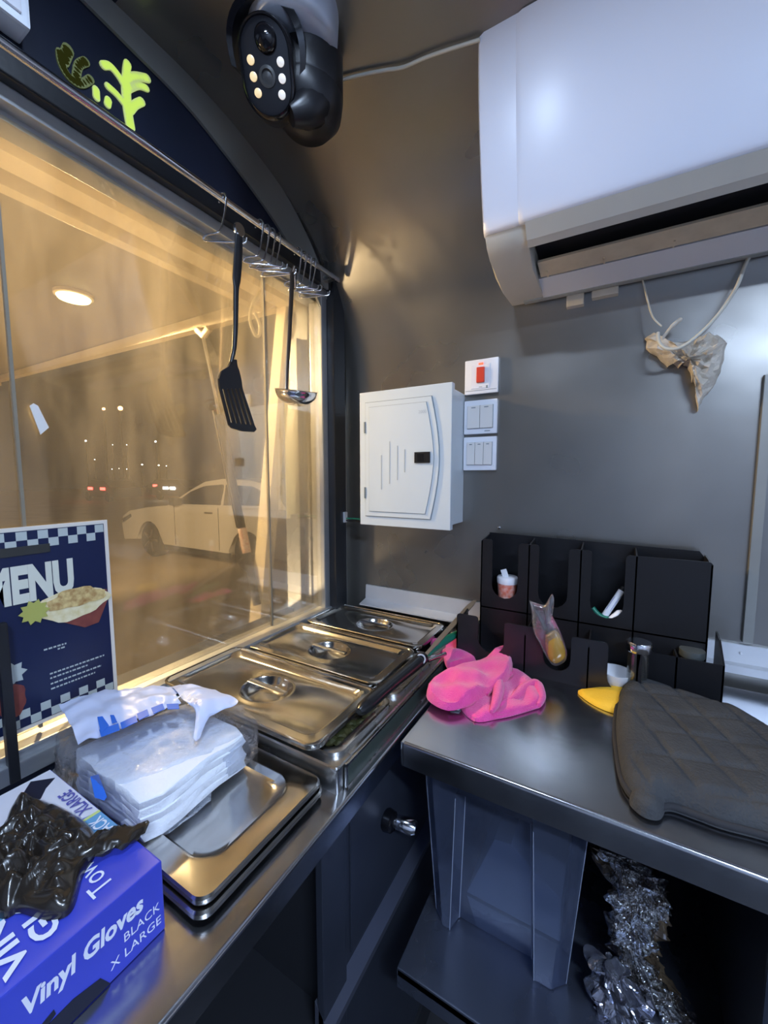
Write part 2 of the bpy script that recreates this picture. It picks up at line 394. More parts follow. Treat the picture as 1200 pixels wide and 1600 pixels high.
# ------------------------------------------------------------------ outside: hatch, strut, ground, car
struct('floor_outside', MB().box(-60, -.9, -30, 60, -1.70, -1.65), 'ground').name = 'floor_yard'
hat = thing('serving_hatch', (-.89, .93, .50), 'raised serving hatch with cream frame and brownish underside outside the window', 'hatch')
link('hatch_panel', MB().prism([(-.90, .541), (-3.1, .575), (-3.1, .605), (-.90, .571)], 'y', -1.6, .93), 'awning', hat)
mb = MB()
for x0, x1, z in ((-.885, -.835, .498), (-.835, -.792, .515), (-.965, -.935, .500)): mb.box(x0, x1, -1.5, .93, z, z+.04, .002)
link('hatch_rail', mb, 'cream', hat)
link('hatch_rail', MB().prism([(-.90, .497), (-3.1, .540), (-3.1, .565), (-.90, .540)], 'y', .905, .935), 'cream', hat)
link('hatch_rail', MB().box(-3.12, -3.08, -1.5, .93, .52, .57), 'cream', hat)
lp = thing('awning_lamp', LAMP, 'round glowing yellow lamp under the serving hatch', 'lamp')
link('lamp_base', MB().lathe([(.050, .022), (.050, .012), (.044, .010)], LAMP), 'cream', lp)
link('lamp_diffuser', MB().lathe([(.043, .0095), (.040, .004), (.02, .001), (0, 0)], LAMP), 'lampglow', lp, 60)
post = MB(); 
a, b = Vector((-.872, .93, .53)), Vector((-1.03, .93, -.52))
post.loft([[a+Vector(q) for q in ((-.018, -.02, 0), (.018, -.02, 0), (.018, .02, 0), (-.018, .02, 0))], [b+Vector(q) for q in ((-.030, -.02, 0), (.022, -.02, 0), (.022, .02, 0), (-.030, .02, 0))]], True, True, True)
post.box(-1.06, -.89, .90, .955, -.56, -.50)
tag(link('hatch_side_post', post, 'cream'), 'slanting cream post outside the right end of the window', 'post')
st = thing('gas_strut', (-1.043, .90, -.43), 'dark gas strut propping the hatch open in front of the parked car', 'gas strut')
A = ay(318, 525, .90); B = ay(402, 945, .90); C_ = A.lerp(B, .30)
link('piston_rod', MB().tube([A, C_], .007), 'chrome', st)
link('strut_cylinder', MB().tube([C_, B], .013, 12), 'blackpl', st, 40)
link('upper_bracket', MB().tube([A+Vector((.03, 0, .02)), A, A+Vector((-.03, 0, .025))], .012), 'cream', st)
link('paper_label', MB().tube([A.lerp(B, .72), A.lerp(B, .81)], .0142, 12), 'label', st, label='pale printed sticker round the cylinder')
link('side_rod', MB().tube([A.lerp(B, .28)+Vector((-.028, 0, 0)), A.lerp(B, .72)+Vector((-.022, 0, 0))], .004), 'chrome', st)
cpts = [ax(u, v, -.85) for u, v in ((418, 428), (408, 452), (395, 475), (391, 500), (398, 522), (405, 524), (406, 508), (398, 488))]
tag(link('looped_rope', MB().tube(smooth_path(cpts), .0042), 'cord', smooth=60), 'cream cord hanging in a loop outside between spatula and ladle', 'cord')
tg = [ax(u, v, -.738) for u, v in ((47, 634), (53, 630), (60, 634), (77, 668), (64, 679))]
tag(link('hanging_tag', MB().prism([(p.y, p.z) for p in tg], 'x', -.7405, -.739), 'swcream'), 'small blank cream tag stuck on the window glass', 'tag')

def make_car():
    c = thing('parked_car', (-6.9, 5.5, -1.65), 'white car parked on the sandy yard outside the window', 'car')
    G = -1.65; y0, y1 = 4.56, 6.42
    fx, rx, wr = -8.15, -5.30, .36
    def arch(cx, r, n=9): return [(cx+r*math.cos(t), G+.34+r*math.sin(t)) for t in [PI*k/n for k in range(n+1)]]
    lo = [(-9.12, G+.30), (-9.18, G+.62), (-9.12, G+.80), (-8.85, G+.93), (-8.2, G+1.02), (-7.55, G+1.08), (-7.2, G+1.10), (-6.2, G+1.12), (-5.2, G+1.14), (-4.45, G+1.12), (-4.28, G+.95), (-4.25, G+.55), (-4.4, G+.30)]
    poly = lo+arch(rx, .43)+[(-5.8, G+.26), (-7.6, G+.26)]+arch(fx, .43)
    b = MB(); b.prism(poly, 'y', y0, y1, .03)
    body = link('car_body', b, 'carpaint', c, 40)
    gh = [(-7.60, G+1.06), (-7.0, G+1.40), (-6.60, G+1.545), (-6.1, G+1.60), (-5.4, G+1.58), (-4.9, G+1.48), (-4.40, G+1.12)]
    b = MB(); n = len(gh)
    b.loft([[(p[0], y0+.04, p[1]) if p[1] < G+1.2 else (p[0], y0+.20, p[1]) for p in gh], [(p[0], y1-.04, p[1]) if p[1] < G+1.2 else (p[0], y1-.20, p[1]) for p in gh]], True, True, True)
    link('car_roof', b, 'carpaint', c, 35)
    wn = [(-7.35, G+1.12), (-6.92, G+1.36), (-6.55, G+1.47), (-6.08, G+1.50), (-6.0, G+1.14)]; wn2 = [(-5.92, G+1.14), (-5.98, G+1.50), (-5.35, G+1.48), (-4.95, G+1.36), (-4.80, G+1.17)]
    for w in (wn, wn2):
        b = MB(); f = lambda z: y0+.04+.16*(max(0, z-G-1.06)/.5)
        b.loft([[(p[0], f(p[1])-.012, p[1]) for p in w], [(p[0], f(p[1])+.03, p[1]) for p in w]], True, True, True)
        link('side_window', b, 'carglass', c)
    b = MB(); b.loft([[(-7.62, y0+.12, G+1.085), (-6.98, y0+.24, G+1.425), (-6.98, y1-.24, G+1.425), (-7.62, y1-.12, G+1.085)], [(-7.56, y0+.12, G+1.07), (-6.93, y0+.24, G+1.40), (-6.93, y1-.24, G+1.40), (-7.56, y1-.12, G+1.07)]], True, True, True)
    link('windscreen', b, 'carglass', c)
    for x in (fx, rx):
        for y in (y0+.02, y1-.24):
            w = link('wheel', MB().lathe([(.20, 0), (.31, -.01), (.355, .03), (.355, .19), (.31, .22), (.2, .22)], (x, y, G+.355), (0, 1, 0), 28), 'tyre', c, 40)
            s = MB(); s.lathe([(0, .005), (.06, 0), (.06, .02), (.20, .03), (.24, .0), (.25, .01), (.25, .05), (0, .05)], (x, y, G+.355), (0, 1, 0), 20)
            for k in range(5):
                t = 2*PI*k/5; s.tube([(x+.04*math.cos(t), y, G+.355+.04*math.sin(t)), (x+.24*math.cos(t), y+.005, G+.355+.24*math.sin(t))], .022)
            link('wheel_rim', s, 'rim', w, 40)
    link('side_mirror', MB().box(-7.22, -7.06, y0-.14, y0+.03, G+1.10, G+1.24, .03), 'blackpl', c, 40)
    link('headlight', MB().prism([(-9.13, G+.74), (-8.80, G+.86), (-8.78, G+.80), (-9.1, G+.66)], 'y', y0-.012, y0+.1), 'carglass', c)
    link('door_handle', MB().box(-6.35, -6.15, y0-.02, y0+.02, G+.98, G+1.01, .005), 'rim', c)
    link('sill_trim', MB().box(-7.65, -5.75, y0-.008, y0+.05, G+.20, G+.31, .01), 'blackpl', c)
    for xs_ in (-6.0, -7.28): link('door_seam', MB().box(xs_, xs_+.013, y0-.003, y0+.03, G+.34, G+1.09), 'tyre', c)
make_car()
# far street lights and traffic: each stands on the yard
def street_lamp(u, v, d, m, r, label, group):
    p = ray(u, v)*d; t = thing('street_lamp', (p.x, p.y, -1.65), label, 'street lamp', group)
    link('lamp_post', MB().tube([(p.x, p.y, -1.65), (p.x, p.y, p.z-r*.5)], .06), 'fardark', t)
    link('lamp_head', MB().lathe([(0, -r), (r*.7, -r*.7), (r, 0), (r*.7, r*.7), (0, r)], p), m, t, 60)
street_lamp(188, 638, 42, 'farorange', .22, 'orange street lamp, brighter right one of the far pair beyond the window', 'orange street lamps')
street_lamp(162, 639, 44, 'farorange', .14, 'orange street lamp, fainter left one of the far pair beyond the window', 'orange street lamps')
far_lights = [(134, 689, 45, .09, 'leftmost of the upper row'), (176, 695, 48, .05, 'second from left in the upper row'), (198, 695, 46, .05, 'third from left in the upper row'), (243, 690, 45, .09, 'rightmost of the upper row'),
 (148, 718, 60, .07, 'alone above the distant car with red tail lights'), (175, 733, 60, .06, 'leftmost of the low row of dots'), (186, 732, 62, .05, 'second dot of the low row'), (198, 733, 60, .06, 'third dot of the low row'), (222, 726, 55, .09, 'left one of the brighter three above the white car nose'), (248, 727, 55, .09, 'middle one of the brighter three above the white car nose'), (260, 728, 55, .06, 'right one of the brighter three above the white car nose')]
for u, v, d, r, l in far_lights:
    street_lamp(u, v, d, 'farwhite', r, 'tiny white far street light, '+l, 'tiny white lights in the distance')
def far_car(u, v, d, m, lab, half):
    p = ray(u, v)*d; g = -1.65; t = thing('distant_car', (p.x, p.y, g), lab, 'car', None)
    b = MB(); b.prism([(p.x-2.1, g+.3), (p.x-2.1, g+.85), (p.x-1.3, g+.95), (p.x-.7, g+1.4), (p.x+.9, g+1.4), (p.x+1.6, g+.95), (p.x+2.1, g+.9), (p.x+2.1, g+.3)], 'y', p.y, p.y+1.7, .05)
    link('car_body', b, 'fardark', t)
    for dx in (-1.3, 1.3): link('wheel', MB().lathe([(.3, 0), (.32, .02), (.32, .2), (.3, .22)], (p.x+dx, p.y-.02, g+.32), (0, 1, 0)), 'tyre', t)
    for dx in (-half, half): link('car_light', MB().box(p.x+dx-.28, p.x+dx+.28, p.y-.06, p.y-.01, g+.75, g+.92, .02), m, t)
far_car(150, 741, 26, 'farred', 'small distant car with red tail lights, left of the white car', .8)
far_car(249, 736, 34, 'farred', 'small distant car with red lights above the white car bonnet', .7)
far_car(264, 747, 27, 'farwhite', 'small distant car with white headlights above the white car bonnet', .4)

# ------------------------------------------------------------------ menu on the glass
mx = -.7365
menu = thing('menu_board', (mx, .13, -.375), 'navy blue menu poster with checkered borders taped to the window', 'menu')
y0, y1, z0, z1 = -.14, .343, -.374, -.073
link('border', MB().box(mx-.0015, mx, y0, y1, z0, z1), 'menuedge', menu)
link('printed_sheet', MB().box(mx-.001, mx+.0007, y0+.006, y1-.006, z0+.006, z1-.006), 'menublue', menu)
cs = .0125; ncols = int((y1-y0-.014)/cs)
for zt_, par in ((z1-.007, 0), (z0+.007+2*cs, 1)):
    b = MB()
    for r_ in range(2):
        for k in range(ncols):
            if (k+r_+par) % 2 == 0: b.box(mx, mx+.0011, y1-.007-(k+1)*cs, y1-.007-k*cs, zt_-(r_+1)*cs, zt_-r_*cs)
    link('checker_border', b, 'menucheck', menu)
MT1 = ax(112, 865, mx).y; MT0 = ax(-30, 900, mx).y
text('menu_title', 'MENU', 'menuwhite', menu, (mx+.0012, MT0, -.180), (0, 1, 0), (0, 0, 1), .070, .055, MT1-MT0)
link('black_tape', MB().box(mx, mx+.002, .02, .262, -.114, -.101, .0006), 'tape', menu)
def flatpoly(name, pts, x, m, parent, label=None): return link(name, MB().prism(pts, 'x', x, x+.0005), m, parent, label=label)
def blob(cy, cz, ry, rz, n=28, wob=.08, seed=0, a0=0): return [(cy+ry*(1+wob*math.sin(3*t+seed)+wob*.7*math.sin(7*t+seed*2))*math.cos(t+a0), cz+rz*(1+wob*math.sin(3*t+seed)+wob*.7*math.sin(7*t+seed*2))*math.sin(t+a0)) for t in [2*PI*k/n for k in range(n)]]
def star(cy, cz, r, n=10, q=.72): return [(cy+(r if k % 2 == 0 else r*q)*math.cos(PI*k/n), cz+(r if k % 2 == 0 else r*q)*math.sin(PI*k/n)) for k in range(2*n)]
flatpoly('dish_skin', [(.235, -.205), (.30, -.245), (.32, -.243), (.337, -.205), (.335, -.19), (.24, -.19)], mx+.0012, 'food3', menu)
flatpoly('dish_filling', blob(.288, -.202, .048, .024, seed=1), mx+.0018, 'food1', menu)
flatpoly('dish_crust', blob(.292, -.193, .040, .015, seed=3, wob=.12), mx+.0024, 'food2', menu)
flatpoly('star_badge', star(.237, -.200, .019), mx+.003, 'badge', menu)
flatpoly('star_badge', star(.205, -.283, .019, 8, .7), mx+.0012, 'menucheck', menu)
flatpoly('second_dish', blob(.203, -.322, .018, .024, seed=5), mx+.0012, 'food3', menu)
for i, (a_, b_, z_) in enumerate([(.16, .196, -.197), (.16, .18, -.207), (.16, .19, -.222), (.165, .185, -.232), (.17, .196, -.248), (.245, .275, -.262), (.262, .272, -.267), (.25, .325, -.302), (.25, .30, -.309), (.25, .32, -.318), (.25, .31, -.326)]):
    b = MB(); y = a_
    while y < b_:
        w_ = random.uniform(.002, .006); b.box(mx+.001, mx+.0013, y, min(y+w_, b_), z_-.0012, z_+.0012); y += w_+.0015
    link('small_print', b, 'menucheck', menu)
text('price', '2.5', 'menucheck', menu, (mx+.0012, .186, -.201), (0, 1, 0), (0, 0, 1), .011)
text('price', '3.0', 'menucheck', menu, (mx+.0012, .186, -.226), (0, 1, 0), (0, 0, 1), .011)
struct('trim_6', MB().box(-.722, -.710, .188, .200, -.43, -.20, .002), 'black')

# coral cut-outs in the panel above the window
def strokes(pts_list, r, m, lab, name='coral_cutout'):
    b = MB(); xs = -.7385
    for pts, rr_ in pts_list:
        P = smooth_path([ax(u/4, v/4, xs) for u, v in pts], 4); 
        for i in range(len(P)-1):
            a_, c_ = P[i], P[i+1]; d = (c_-a_); 
            if d.length < 1e-6: continue
            t = Vector((0, -d.z, d.y)).normalized()*rr_
            b.prism([((a_+t).y, (a_+t).z), ((c_+t).y, (c_+t).z), ((c_-t).y, (c_-t).z), ((a_-t).y, (a_-t).z)], 'x', xs-.002, xs+.001+i*1e-5)
        for p in P: b.prism([(p.y+rr_*math.cos(2*PI*k/10), p.z+rr_*math.sin(2*PI*k/10)) for k in range(10)], 'x', xs-.002, xs+.0012)
    return tag(link(name, b, m), lab, 'cutout sign', 'coral shaped cut-outs above the window')
strokes([(((815, 790), (800, 700), (790, 600), (788, 520)), .0075), (((790, 560), (745, 480), (690, 415), (645, 408)), .0055), (((785, 500), (790, 440), (797, 400)), .006), (((795, 490), (850, 478), (920, 490)), .0062), (((800, 560), (860, 535), (915, 552)), .0052), (((785, 660), (730, 590), (675, 540)), .0052), (((815, 690), (845, 655), (885, 635)), .0062)], .005, 'coral', 'large glowing lime coral branch cut-out above the hanging rail')
strokes([(((375, 330), (385, 400), (430, 480), (500, 525), (565, 495)), .0055), (((475, 490), (490, 410), (535, 385)), .0058), (((395, 380), (425, 310)), .0075)], .005, 'coraldim', 'dim olive coral cut-out left of the bright one')
strokes([(((600, 560), (603, 610)), .005)], .005, 'coral', 'short glowing lime lobe between the two coral cut-outs, left one')
strokes([(((677, 625), (672, 655)), .005)], .005, 'coral', 'short glowing lime lobe between the two coral cut-outs, right one')

# white box on the panel above the window, top left
wb = thing('junction_box', (-.74, .15, .60), 'white plastic box fixed above the rail in the top left corner', 'box')
link('box_body', MB().box(-.738, -.700, .02, .272, .592, .70, .004), 'fixture', wb)
link('cover', MB().box(-.700, -.696, .03, .262, .602, .69, .002), 'white', wb)

# ------------------------------------------------------------------ hanging rail, hooks, utensils
RX = -.68; RZ = .534
rail = thing('hanging_rail', (RX, .5, RZ), 'chrome utensil rail running above the window', 'rail')
link('rail_bar', MB().tube([(RX, -.9, RZ), (RX, .925, RZ)], .0065, 12), 'chrome', rail, 60)
for y in (-.5, .905): link('rail_bracket', MB().box(-.745, RX+.004, y-.008, y+.008, RZ-.006, RZ+.006, .002).box(-.715, -.709, y-.016, y+.016, RZ-.02, RZ+.02, .002), 'steel', rail)
def make_hook():
    t = thing('wire_hook', (RX, .553, RZ), 'steel wire hook on the rail holding the black spatula', 'hook', 'wire hooks on the utensil rail')
    y = .553
    pts = [(RX-.0095, y, RZ-.004), (RX-.0085, y, RZ+.006), (RX, y, RZ+.0105), (RX+.0092, y, RZ+.004), (RX+.010, y, RZ-.012), (RX+.010, y-.012, RZ-.060), (RX+.012, y-.022, RZ-.076), (RX-.008, y-.032, RZ-.080), (RX-.015, y-.034, RZ-.088), (RX, y-.028, RZ-.092), (RX+.03, y-.004, RZ-.090), (RX+.045, y+.012, RZ-.088), (RX+.047, y+.015, RZ-.078)]
    link('hook_wire', MB().tube(smooth_path(pts, 4), .0018, 8), 'chrome', t, 60)
    return t
hk = make_hook()
spots = [(.645, 8), (.665, -4), (.68, 5), (.70, -14), (.765, 6), (.785, -8), (.80, 12), (.822, -16)]
hl = ['wire hook, first of the nearer cluster right of the spatula', 'wire hook, second of the nearer cluster right of the spatula', 'wire hook, third of the nearer cluster right of the spatula', 'wire hook, last of the nearer cluster before the gap',
 'wire hook, first of the far cluster just above the ladle', 'steel wire hook in the far cluster that carries the ladle', 'wire hook right behind the one carrying the ladle', 'rightmost wire hook at the far end of the rail']
for (y, a_), l in zip(spots, hl):
    c = copy_tree(hk); c.location.y = y; c.rotation_euler.z = math.radians(a_); c['label'] = l
# spatula
SX = -.633
def P(u, v, x=SX): p = ax(u, v, x); return (p.y, p.z)
sp = thing('spatula', (SX, .60, .10), 'black slotted spatula hanging from the rail', 'spatula')
hd = [ax(u, v, SX) for u, v in ((371, 362), (371, 400), (369, 450), (368, 510), (367, 545), (361, 566))]
for p, q in zip(hd, (.004, .002, 0, 0, -.002, 0)): p.x += q
mb = MB(); loops = []
for p, w_, t_ in zip(smooth_path(hd, 4), [.0075+.002*math.sin(i*.3) if i < 8 else .0075-.0002*i for i in range(40)], [.004]*40):
    loops.append([p+Vector((t_*math.cos(a_), w_*math.sin(a_), 0)) for a_ in [2*PI*k/10 for k in range(10)]])
mb.loft(loops, True, True, True); link('handle', mb, 'blackpl', sp, 50)
link('handle_eye', MB().lathe([(.011, -.003), (.0125, 0), (.011, .003)], hd[0]+Vector((.001, 0, .002)), (1, 0, 0), 16), 'chrome', sp, 50, label='bright metal eye at the top of the handle')
mb = MB(); th = .0022
TL, TR, BL, BR = (343, 608), (378, 607), (356, 660), (397, 665)
mb.prism([P(*q) for q in ((361, 562), (356, 573), (345, 580), (341, 592), TL, TR, (376, 592), (373, 580), (370, 572), (369, 562))], 'x', SX-th, SX+th)
mb.prism([P(*q) for q in (BL, BR, (400, 671), (396, 675), (378, 674), (362, 669), (357, 664))], 'x', SX-th, SX+th)
lerp = lambda a, b, t: (a[0]+(b[0]-a[0])*t, a[1]+(b[1]-a[1])*t)
for k in range(6):
    t0 = k/5.55; t1 = t0+.11
    if k == 0: t1 = .09
    mb.prism([P(*lerp(TL, TR, t0)), P(*lerp(TL, TR, min(t1, 1))), P(*lerp(BL, BR, min(t1, 1))), P(*lerp(BL, BR, t0))], 'x', SX-th, SX+th)
link('slotted_head', mb, 'blackpl', sp)
# ladle
ld = thing('ladle', (-.64, .74, .16), 'steel ladle with dark handle hanging at the far end of the rail', 'ladle')
LX = -.635
hp = [ax(u, v, LX) for u, v in ((457, 425), (455, 470), (452, 530), (449, 580), (448, 608))]
loops = []
for i, p in enumerate(smooth_path(hp, 4)):
    w_ = .0075-.00022*i; loops.append([p+Vector((.002*math.cos(a_), w_*math.sin(a_), 0)) for a_ in [2*PI*k/8 for k in range(8)]])
mb = MB(); mb.loft(loops, True, True, True); mb.tube([hp[0]+Vector((-.004, .012, -.03)), hp[0]+Vector((0, .008, .008)), hp[0]+Vector((.004, 0, .010)), hp[0]], .003)
link('handle', mb, mat('dull_brown_steel', (.16, .13, .11), .3, .9), ld, 50)
bc = ax(463, 611, LX+.01); R_ = .046
pr = [(R_*math.cos(a_), -R_*.72*math.sin(a_)) for a_ in [PI/2*k/10 for k in range(10, -1, -1)]]
link('bowl', MB().lathe(pr+[(R_+.002, .0015), (R_-.002, .0005)]+[(r_*.95, h_*.93) for r_, h_ in pr[::-1]], bc, (.20, -.12, 1), 32, caps=False), 'chrome', ld, 50)

# ------------------------------------------------------------------ left counter with the prep rail
CT = -.455
lc = thing('left_counter', (-.52, .3, -1.3), 'stainless steel counter under the window with dark open cabinet below', 'counter')
mb = MB(); mb.prism([(-.735, CT-.012), (-.735, CT), (-.310, CT), (-.308, CT-.0004), (-.3065, CT-.0013), (-.3054, CT-.003), (-.305, CT-.005), (-.305, CT-.036), (-.309, CT-.036), (-.309, CT-.012)], 'y', -.9, 1.025)
link('worktop', mb, 'counter', lc, 60)
mb = MB(); mb.box(-.345, -.335, .452, 1.03, -1.22, CT-.014); link('cabinet_front', mb, 'cab', lc)
link('door', MB().box(-.335, -.331, .470, 1.02, -.765, -.49, .002), 'cab', lc)
mb = MB(); mb.box(-.340, -.328, .395, .452, -1.22, CT-.014, .002); link('stile', mb, 'cab', lc)
link('ledge', MB().prism([(-.345, -.765), (-.318, -.800), (-.318, -.812), (-.345, -.812)], 'y', .395, 1.03), mat('ledge_steel', (.22, .24, .32), .35, .8), lc)
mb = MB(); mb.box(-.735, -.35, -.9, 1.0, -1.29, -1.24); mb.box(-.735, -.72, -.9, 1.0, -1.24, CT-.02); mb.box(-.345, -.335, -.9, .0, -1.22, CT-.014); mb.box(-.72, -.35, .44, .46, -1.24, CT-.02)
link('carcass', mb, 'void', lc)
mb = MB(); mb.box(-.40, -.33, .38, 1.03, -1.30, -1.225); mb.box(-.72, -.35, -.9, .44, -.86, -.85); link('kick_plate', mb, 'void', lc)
kb = thing('cabinet_lock', (-.33, .62, -.66), 'chrome lock knob sticking out of the dark cabinet beside the clear tub', 'knob')
link('rose', MB().lathe([(.017, 0), (.019, .004), (.017, .016), (.012, .020)], (-.331, .578, -.617), (1, 0, 0), 20), 'glossblk', kb, 40)
link('knob_body', MB().lathe([(.008, .01), (.012, .022), (.013, .050), (.010, .056), (0, .057)], (-.331, .582, -.619), (1, .18, -.04), 18), 'chrome', kb, 40)
# raised frame round the pans
FR = -.415
fr = thing('prep_rail_frame', (-.53, .72, CT), 'raised stainless frame that holds the lidded food pans by the window', 'pan frame')
fcx, fcy, fhx, fhy = (-.738-.322)/2, (.425+1.015)/2, (.738-.322)/2, (1.015-.425)/2
mb = MB(); mb.loft([rr(fcx, fcy, fhx, fhy, .004, CT), rr(fcx, fcy, fhx, fhy, .004, FR-.002), rr(fcx, fcy, fhx-.002, fhy-.002, .004, FR), rr(fcx, fcy, fhx-.030, fhy-.026, .012, FR), rr(fcx, fcy, fhx-.032, fhy-.028, .012, FR-.02)], True)
link('frame_body', mb, 'steel', fr)
link('front_channel', MB().box(-.322, -.318, .446, 1.00, CT+.003, FR-.004, .001), mat('dull_green_glass_strip', (.06, .075, .065), .15), fr)
link('channel_edge', MB().box(-.3205, -.3165, .440, 1.005, FR-.006, FR-.001, .0008).box(-.3205, -.3165, .440, 1.005, CT, CT+.004, .0008).box(-.3205, -.3165, .440, .444, CT, FR, .0008), 'steel', fr)
# sill strip behind the pans and along the end wall
mb = MB(); mb.prism([(1.028, -.336), (1.022, -.336), (1.019, -.378), (.985, -.386), (.985, -.390), (1.028, -.390)], 'x', -.655, -.293)
tag(link('counter_upstand', mb, 'strip'), 'pale metal upstand on the end wall behind the farthest pan lid', 'upstand')
mb = MB(); mb.prism([(1.029, -.336), (1.022, -.336), (1.017, -.372), (1.008, -.376), (1.008, -.392), (1.029, -.392)], 'x', .15, 1.3)
mb.lathe([(.003, 0), (.003, .002), (0, .0025)], (.235, 1.020, -.352), (0, -1, 0), 10)
tag(link('counter_upstand', mb, 'strip'), 'pale metal upstand along the end wall right of the black organizer', 'upstand')

def lid(name_parent, x0, x1, y0, y1, z, zb, cr=.022, rim=.016, dish=True, bump_=.004, depth=.009, dm='polished', skew=0, handle=True, lipw=.006):
    cx, cy, hx, hy = (x0+x1)/2, (y0+y1)/2, (x1-x0)/2, (y1-y0)/2
    lp = [rr(cx, cy, hx-.001, hy-.001, cr, z-zb), rr(cx, cy, hx, hy, cr, z-zb*.5), rr(cx, cy, hx, hy, cr, z-.001), rr(cx, cy, hx-.002, hy-.002, cr, z+.0005), rr(cx, cy, hx-lipw, hy-lipw, cr-.004, z+.0005), rr(cx, cy, hx-lipw-.0015, hy-lipw-.0015, cr-.004, z-.0015),
          rr(cx, cy, hx-lipw-rim, hy-lipw-rim, cr, z-.0012), rr(cx, cy, hx-lipw-rim-.006, hy-lipw-rim-.006, cr, z-depth*.75), rr(cx, cy, hx-lipw-rim-.011, hy-lipw-rim-.011, cr, z-depth)]
    zf = z-depth; R = .043; n = 64
    angs = [math.atan2((p[1]-cy)/hy, (p[0]-cx)/hx) for p in lp[0]]
    def circ(r, zz): return [(cx+r*1.15*math.cos(a), cy+r*math.sin(a), zz) for a in angs]
    mb = MB()
    if dish:
        rows = lp+[circ(R+.010, zf), circ(R+.006, zf+.002), circ(R+.002, zf+.002), circ(R-.001, zf-.001), circ(R*.88, zf-.009), circ(R*.66, zf-.015), circ(R*.35, zf-.0185), circ(.002, zf-.019)]
        mb.loft(rows, True, False, True)
    else: mb.loft(lp+[rr(cx, cy, (hx-rim)*.5, (hy-rim)*.5, cr*.5, zf-.001)], True, False, True)
    link('lid_plate', mb, dm, name_parent, 35)
    if dish and handle:
        hb = MB(); L_ = .047
        hb.loft([[(cx+t*L_, cy+w_, zf+.002+h_) for w_, h_ in ((-.006, 0), (-.006, .004), (-.002, .0055), (.002, .0055), (.006, .004), (.006, 0))] for t in (-1, -.96, .96, 1)], True, True, True)
        link('handle', hb, 'chrome', name_parent, 35)
LG = 'pan lids in the prep rail'
Z_ = -.392
# rotated slightly by hand: each lid is a thing of its own
l2 = thing('pan_lid', (-.555, .515, Z_-.012), 'stainless pan lid with recessed handle, nearest in the prep rail', 'pan lid', LG); lid(l2, -.742, -.358, .418, .604, Z_, .010, rim=.012)
l3 = thing('pan_lid', (-.56, .72, Z_-.016), 'stainless pan lid with recessed handle, middle one of the three in the prep rail', 'pan lid', LG); lid(l3, -.738, -.374, .618, .800, Z_-.004, .010, rim=.012)
l4 = thing('pan_lid', (-.555, .90, Z_-.016), 'stainless pan lid farthest from the camera, against the end wall upstand', 'pan lid', LG); lid(l4, -.725, -.374, .812, .985, Z_-.004, .010, rim=.010)
# pans underneath, their rims show at the front
for i, (a_, b_, l) in enumerate(((.440, .612, 'stainless food pan under the nearest lid with vegetables showing at its open edge'), (.622, .806, 'stainless food pan under the middle lid'), (.815, .99, 'stainless food pan under the farthest lid'))):
    pn = thing('food_pan', (-.53, (a_+b_)/2, -.54), l, 'food pan', 'food pans in the prep rail')
    x0, x1 = -.722, -.333; cx, cy, hx, hy = (x0+x1)/2, (a_+b_)/2, (x1-x0)/2, (b_-a_)/2
    zz = FR+.006; n_ = 64
    mb = MB(); mb.loft([rr(cx, cy, hx, hy, .02, zz-.006), rr(cx, cy, hx, hy, .02, zz), rr(cx, cy, hx-.003, hy-.003, .02, zz+.001), rr(cx, cy, hx-.012, hy-.010, .022, zz-.001), rr(cx, cy, hx-.016, hy-.013, .03, zz-.008), rr(cx, cy, hx-.022, hy-.018, .03, zz-.032)], True, False, True)
    link('pan_body', mb, 'steel', pn, 40)
    if i == 0:
        mb = MB()
        for k in range(26):
            p = Vector((random.uniform(-.42, -.355), random.uniform(.48, .59), zz-.024)); mb.lathe([(0, 0), (.010, .002), (.012, .006), (.006, .011), (0, .012)], p, (random.uniform(-.4, .4), random.uniform(-.4, .4), 1), 8)
        o = link('chopped_vegetables', mb, mat('pickles', (.05, .06, .02), .45, 0, (.12, .10, .04), 40), pn); o['kind'] = 'stuff'
# two upside lids stacked on the near counter
for k, (lab, dz, dx) in enumerate((('upper of two stainless tray lids stacked on the near counter', 0, 0), ('lower of two stainless tray lids stacked on the near counter', -.010, .004))):
    t = thing('tray_lid', (-.52, .32, CT), lab, 'tray lid', 'stacked tray lids on the near counter')
    x0, x1, ya, yb = -.70+dx, -.340+dx, .222-dx, .418
    cx, cy, hx, hy = (x0+x1)/2, (ya+yb)/2, (x1-x0)/2, (yb-ya)/2; z = -.430+dz
    mb = MB(); mb.loft([rr(cx, cy, hx, hy, .016, z-.007), rr(cx, cy, hx, hy, .016, z-.002), rr(cx, cy, hx-.002, hy-.002, .016, z), rr(cx, cy, hx-.028, hy-.024, .03, z-.0005), rr(cx, cy, hx-.031, hy-.027, .03, z+.0005), rr(cx, cy, hx-.037, hy-.033, .03, z-.007), rr(cx, cy, hx-.046, hy-.042, .035, z-.0095), rr(cx, cy, hx*.4, hy*.4, .02, z-.0095)], True, False, True)
    link('lid_plate', mb, 'polished', t, 35)

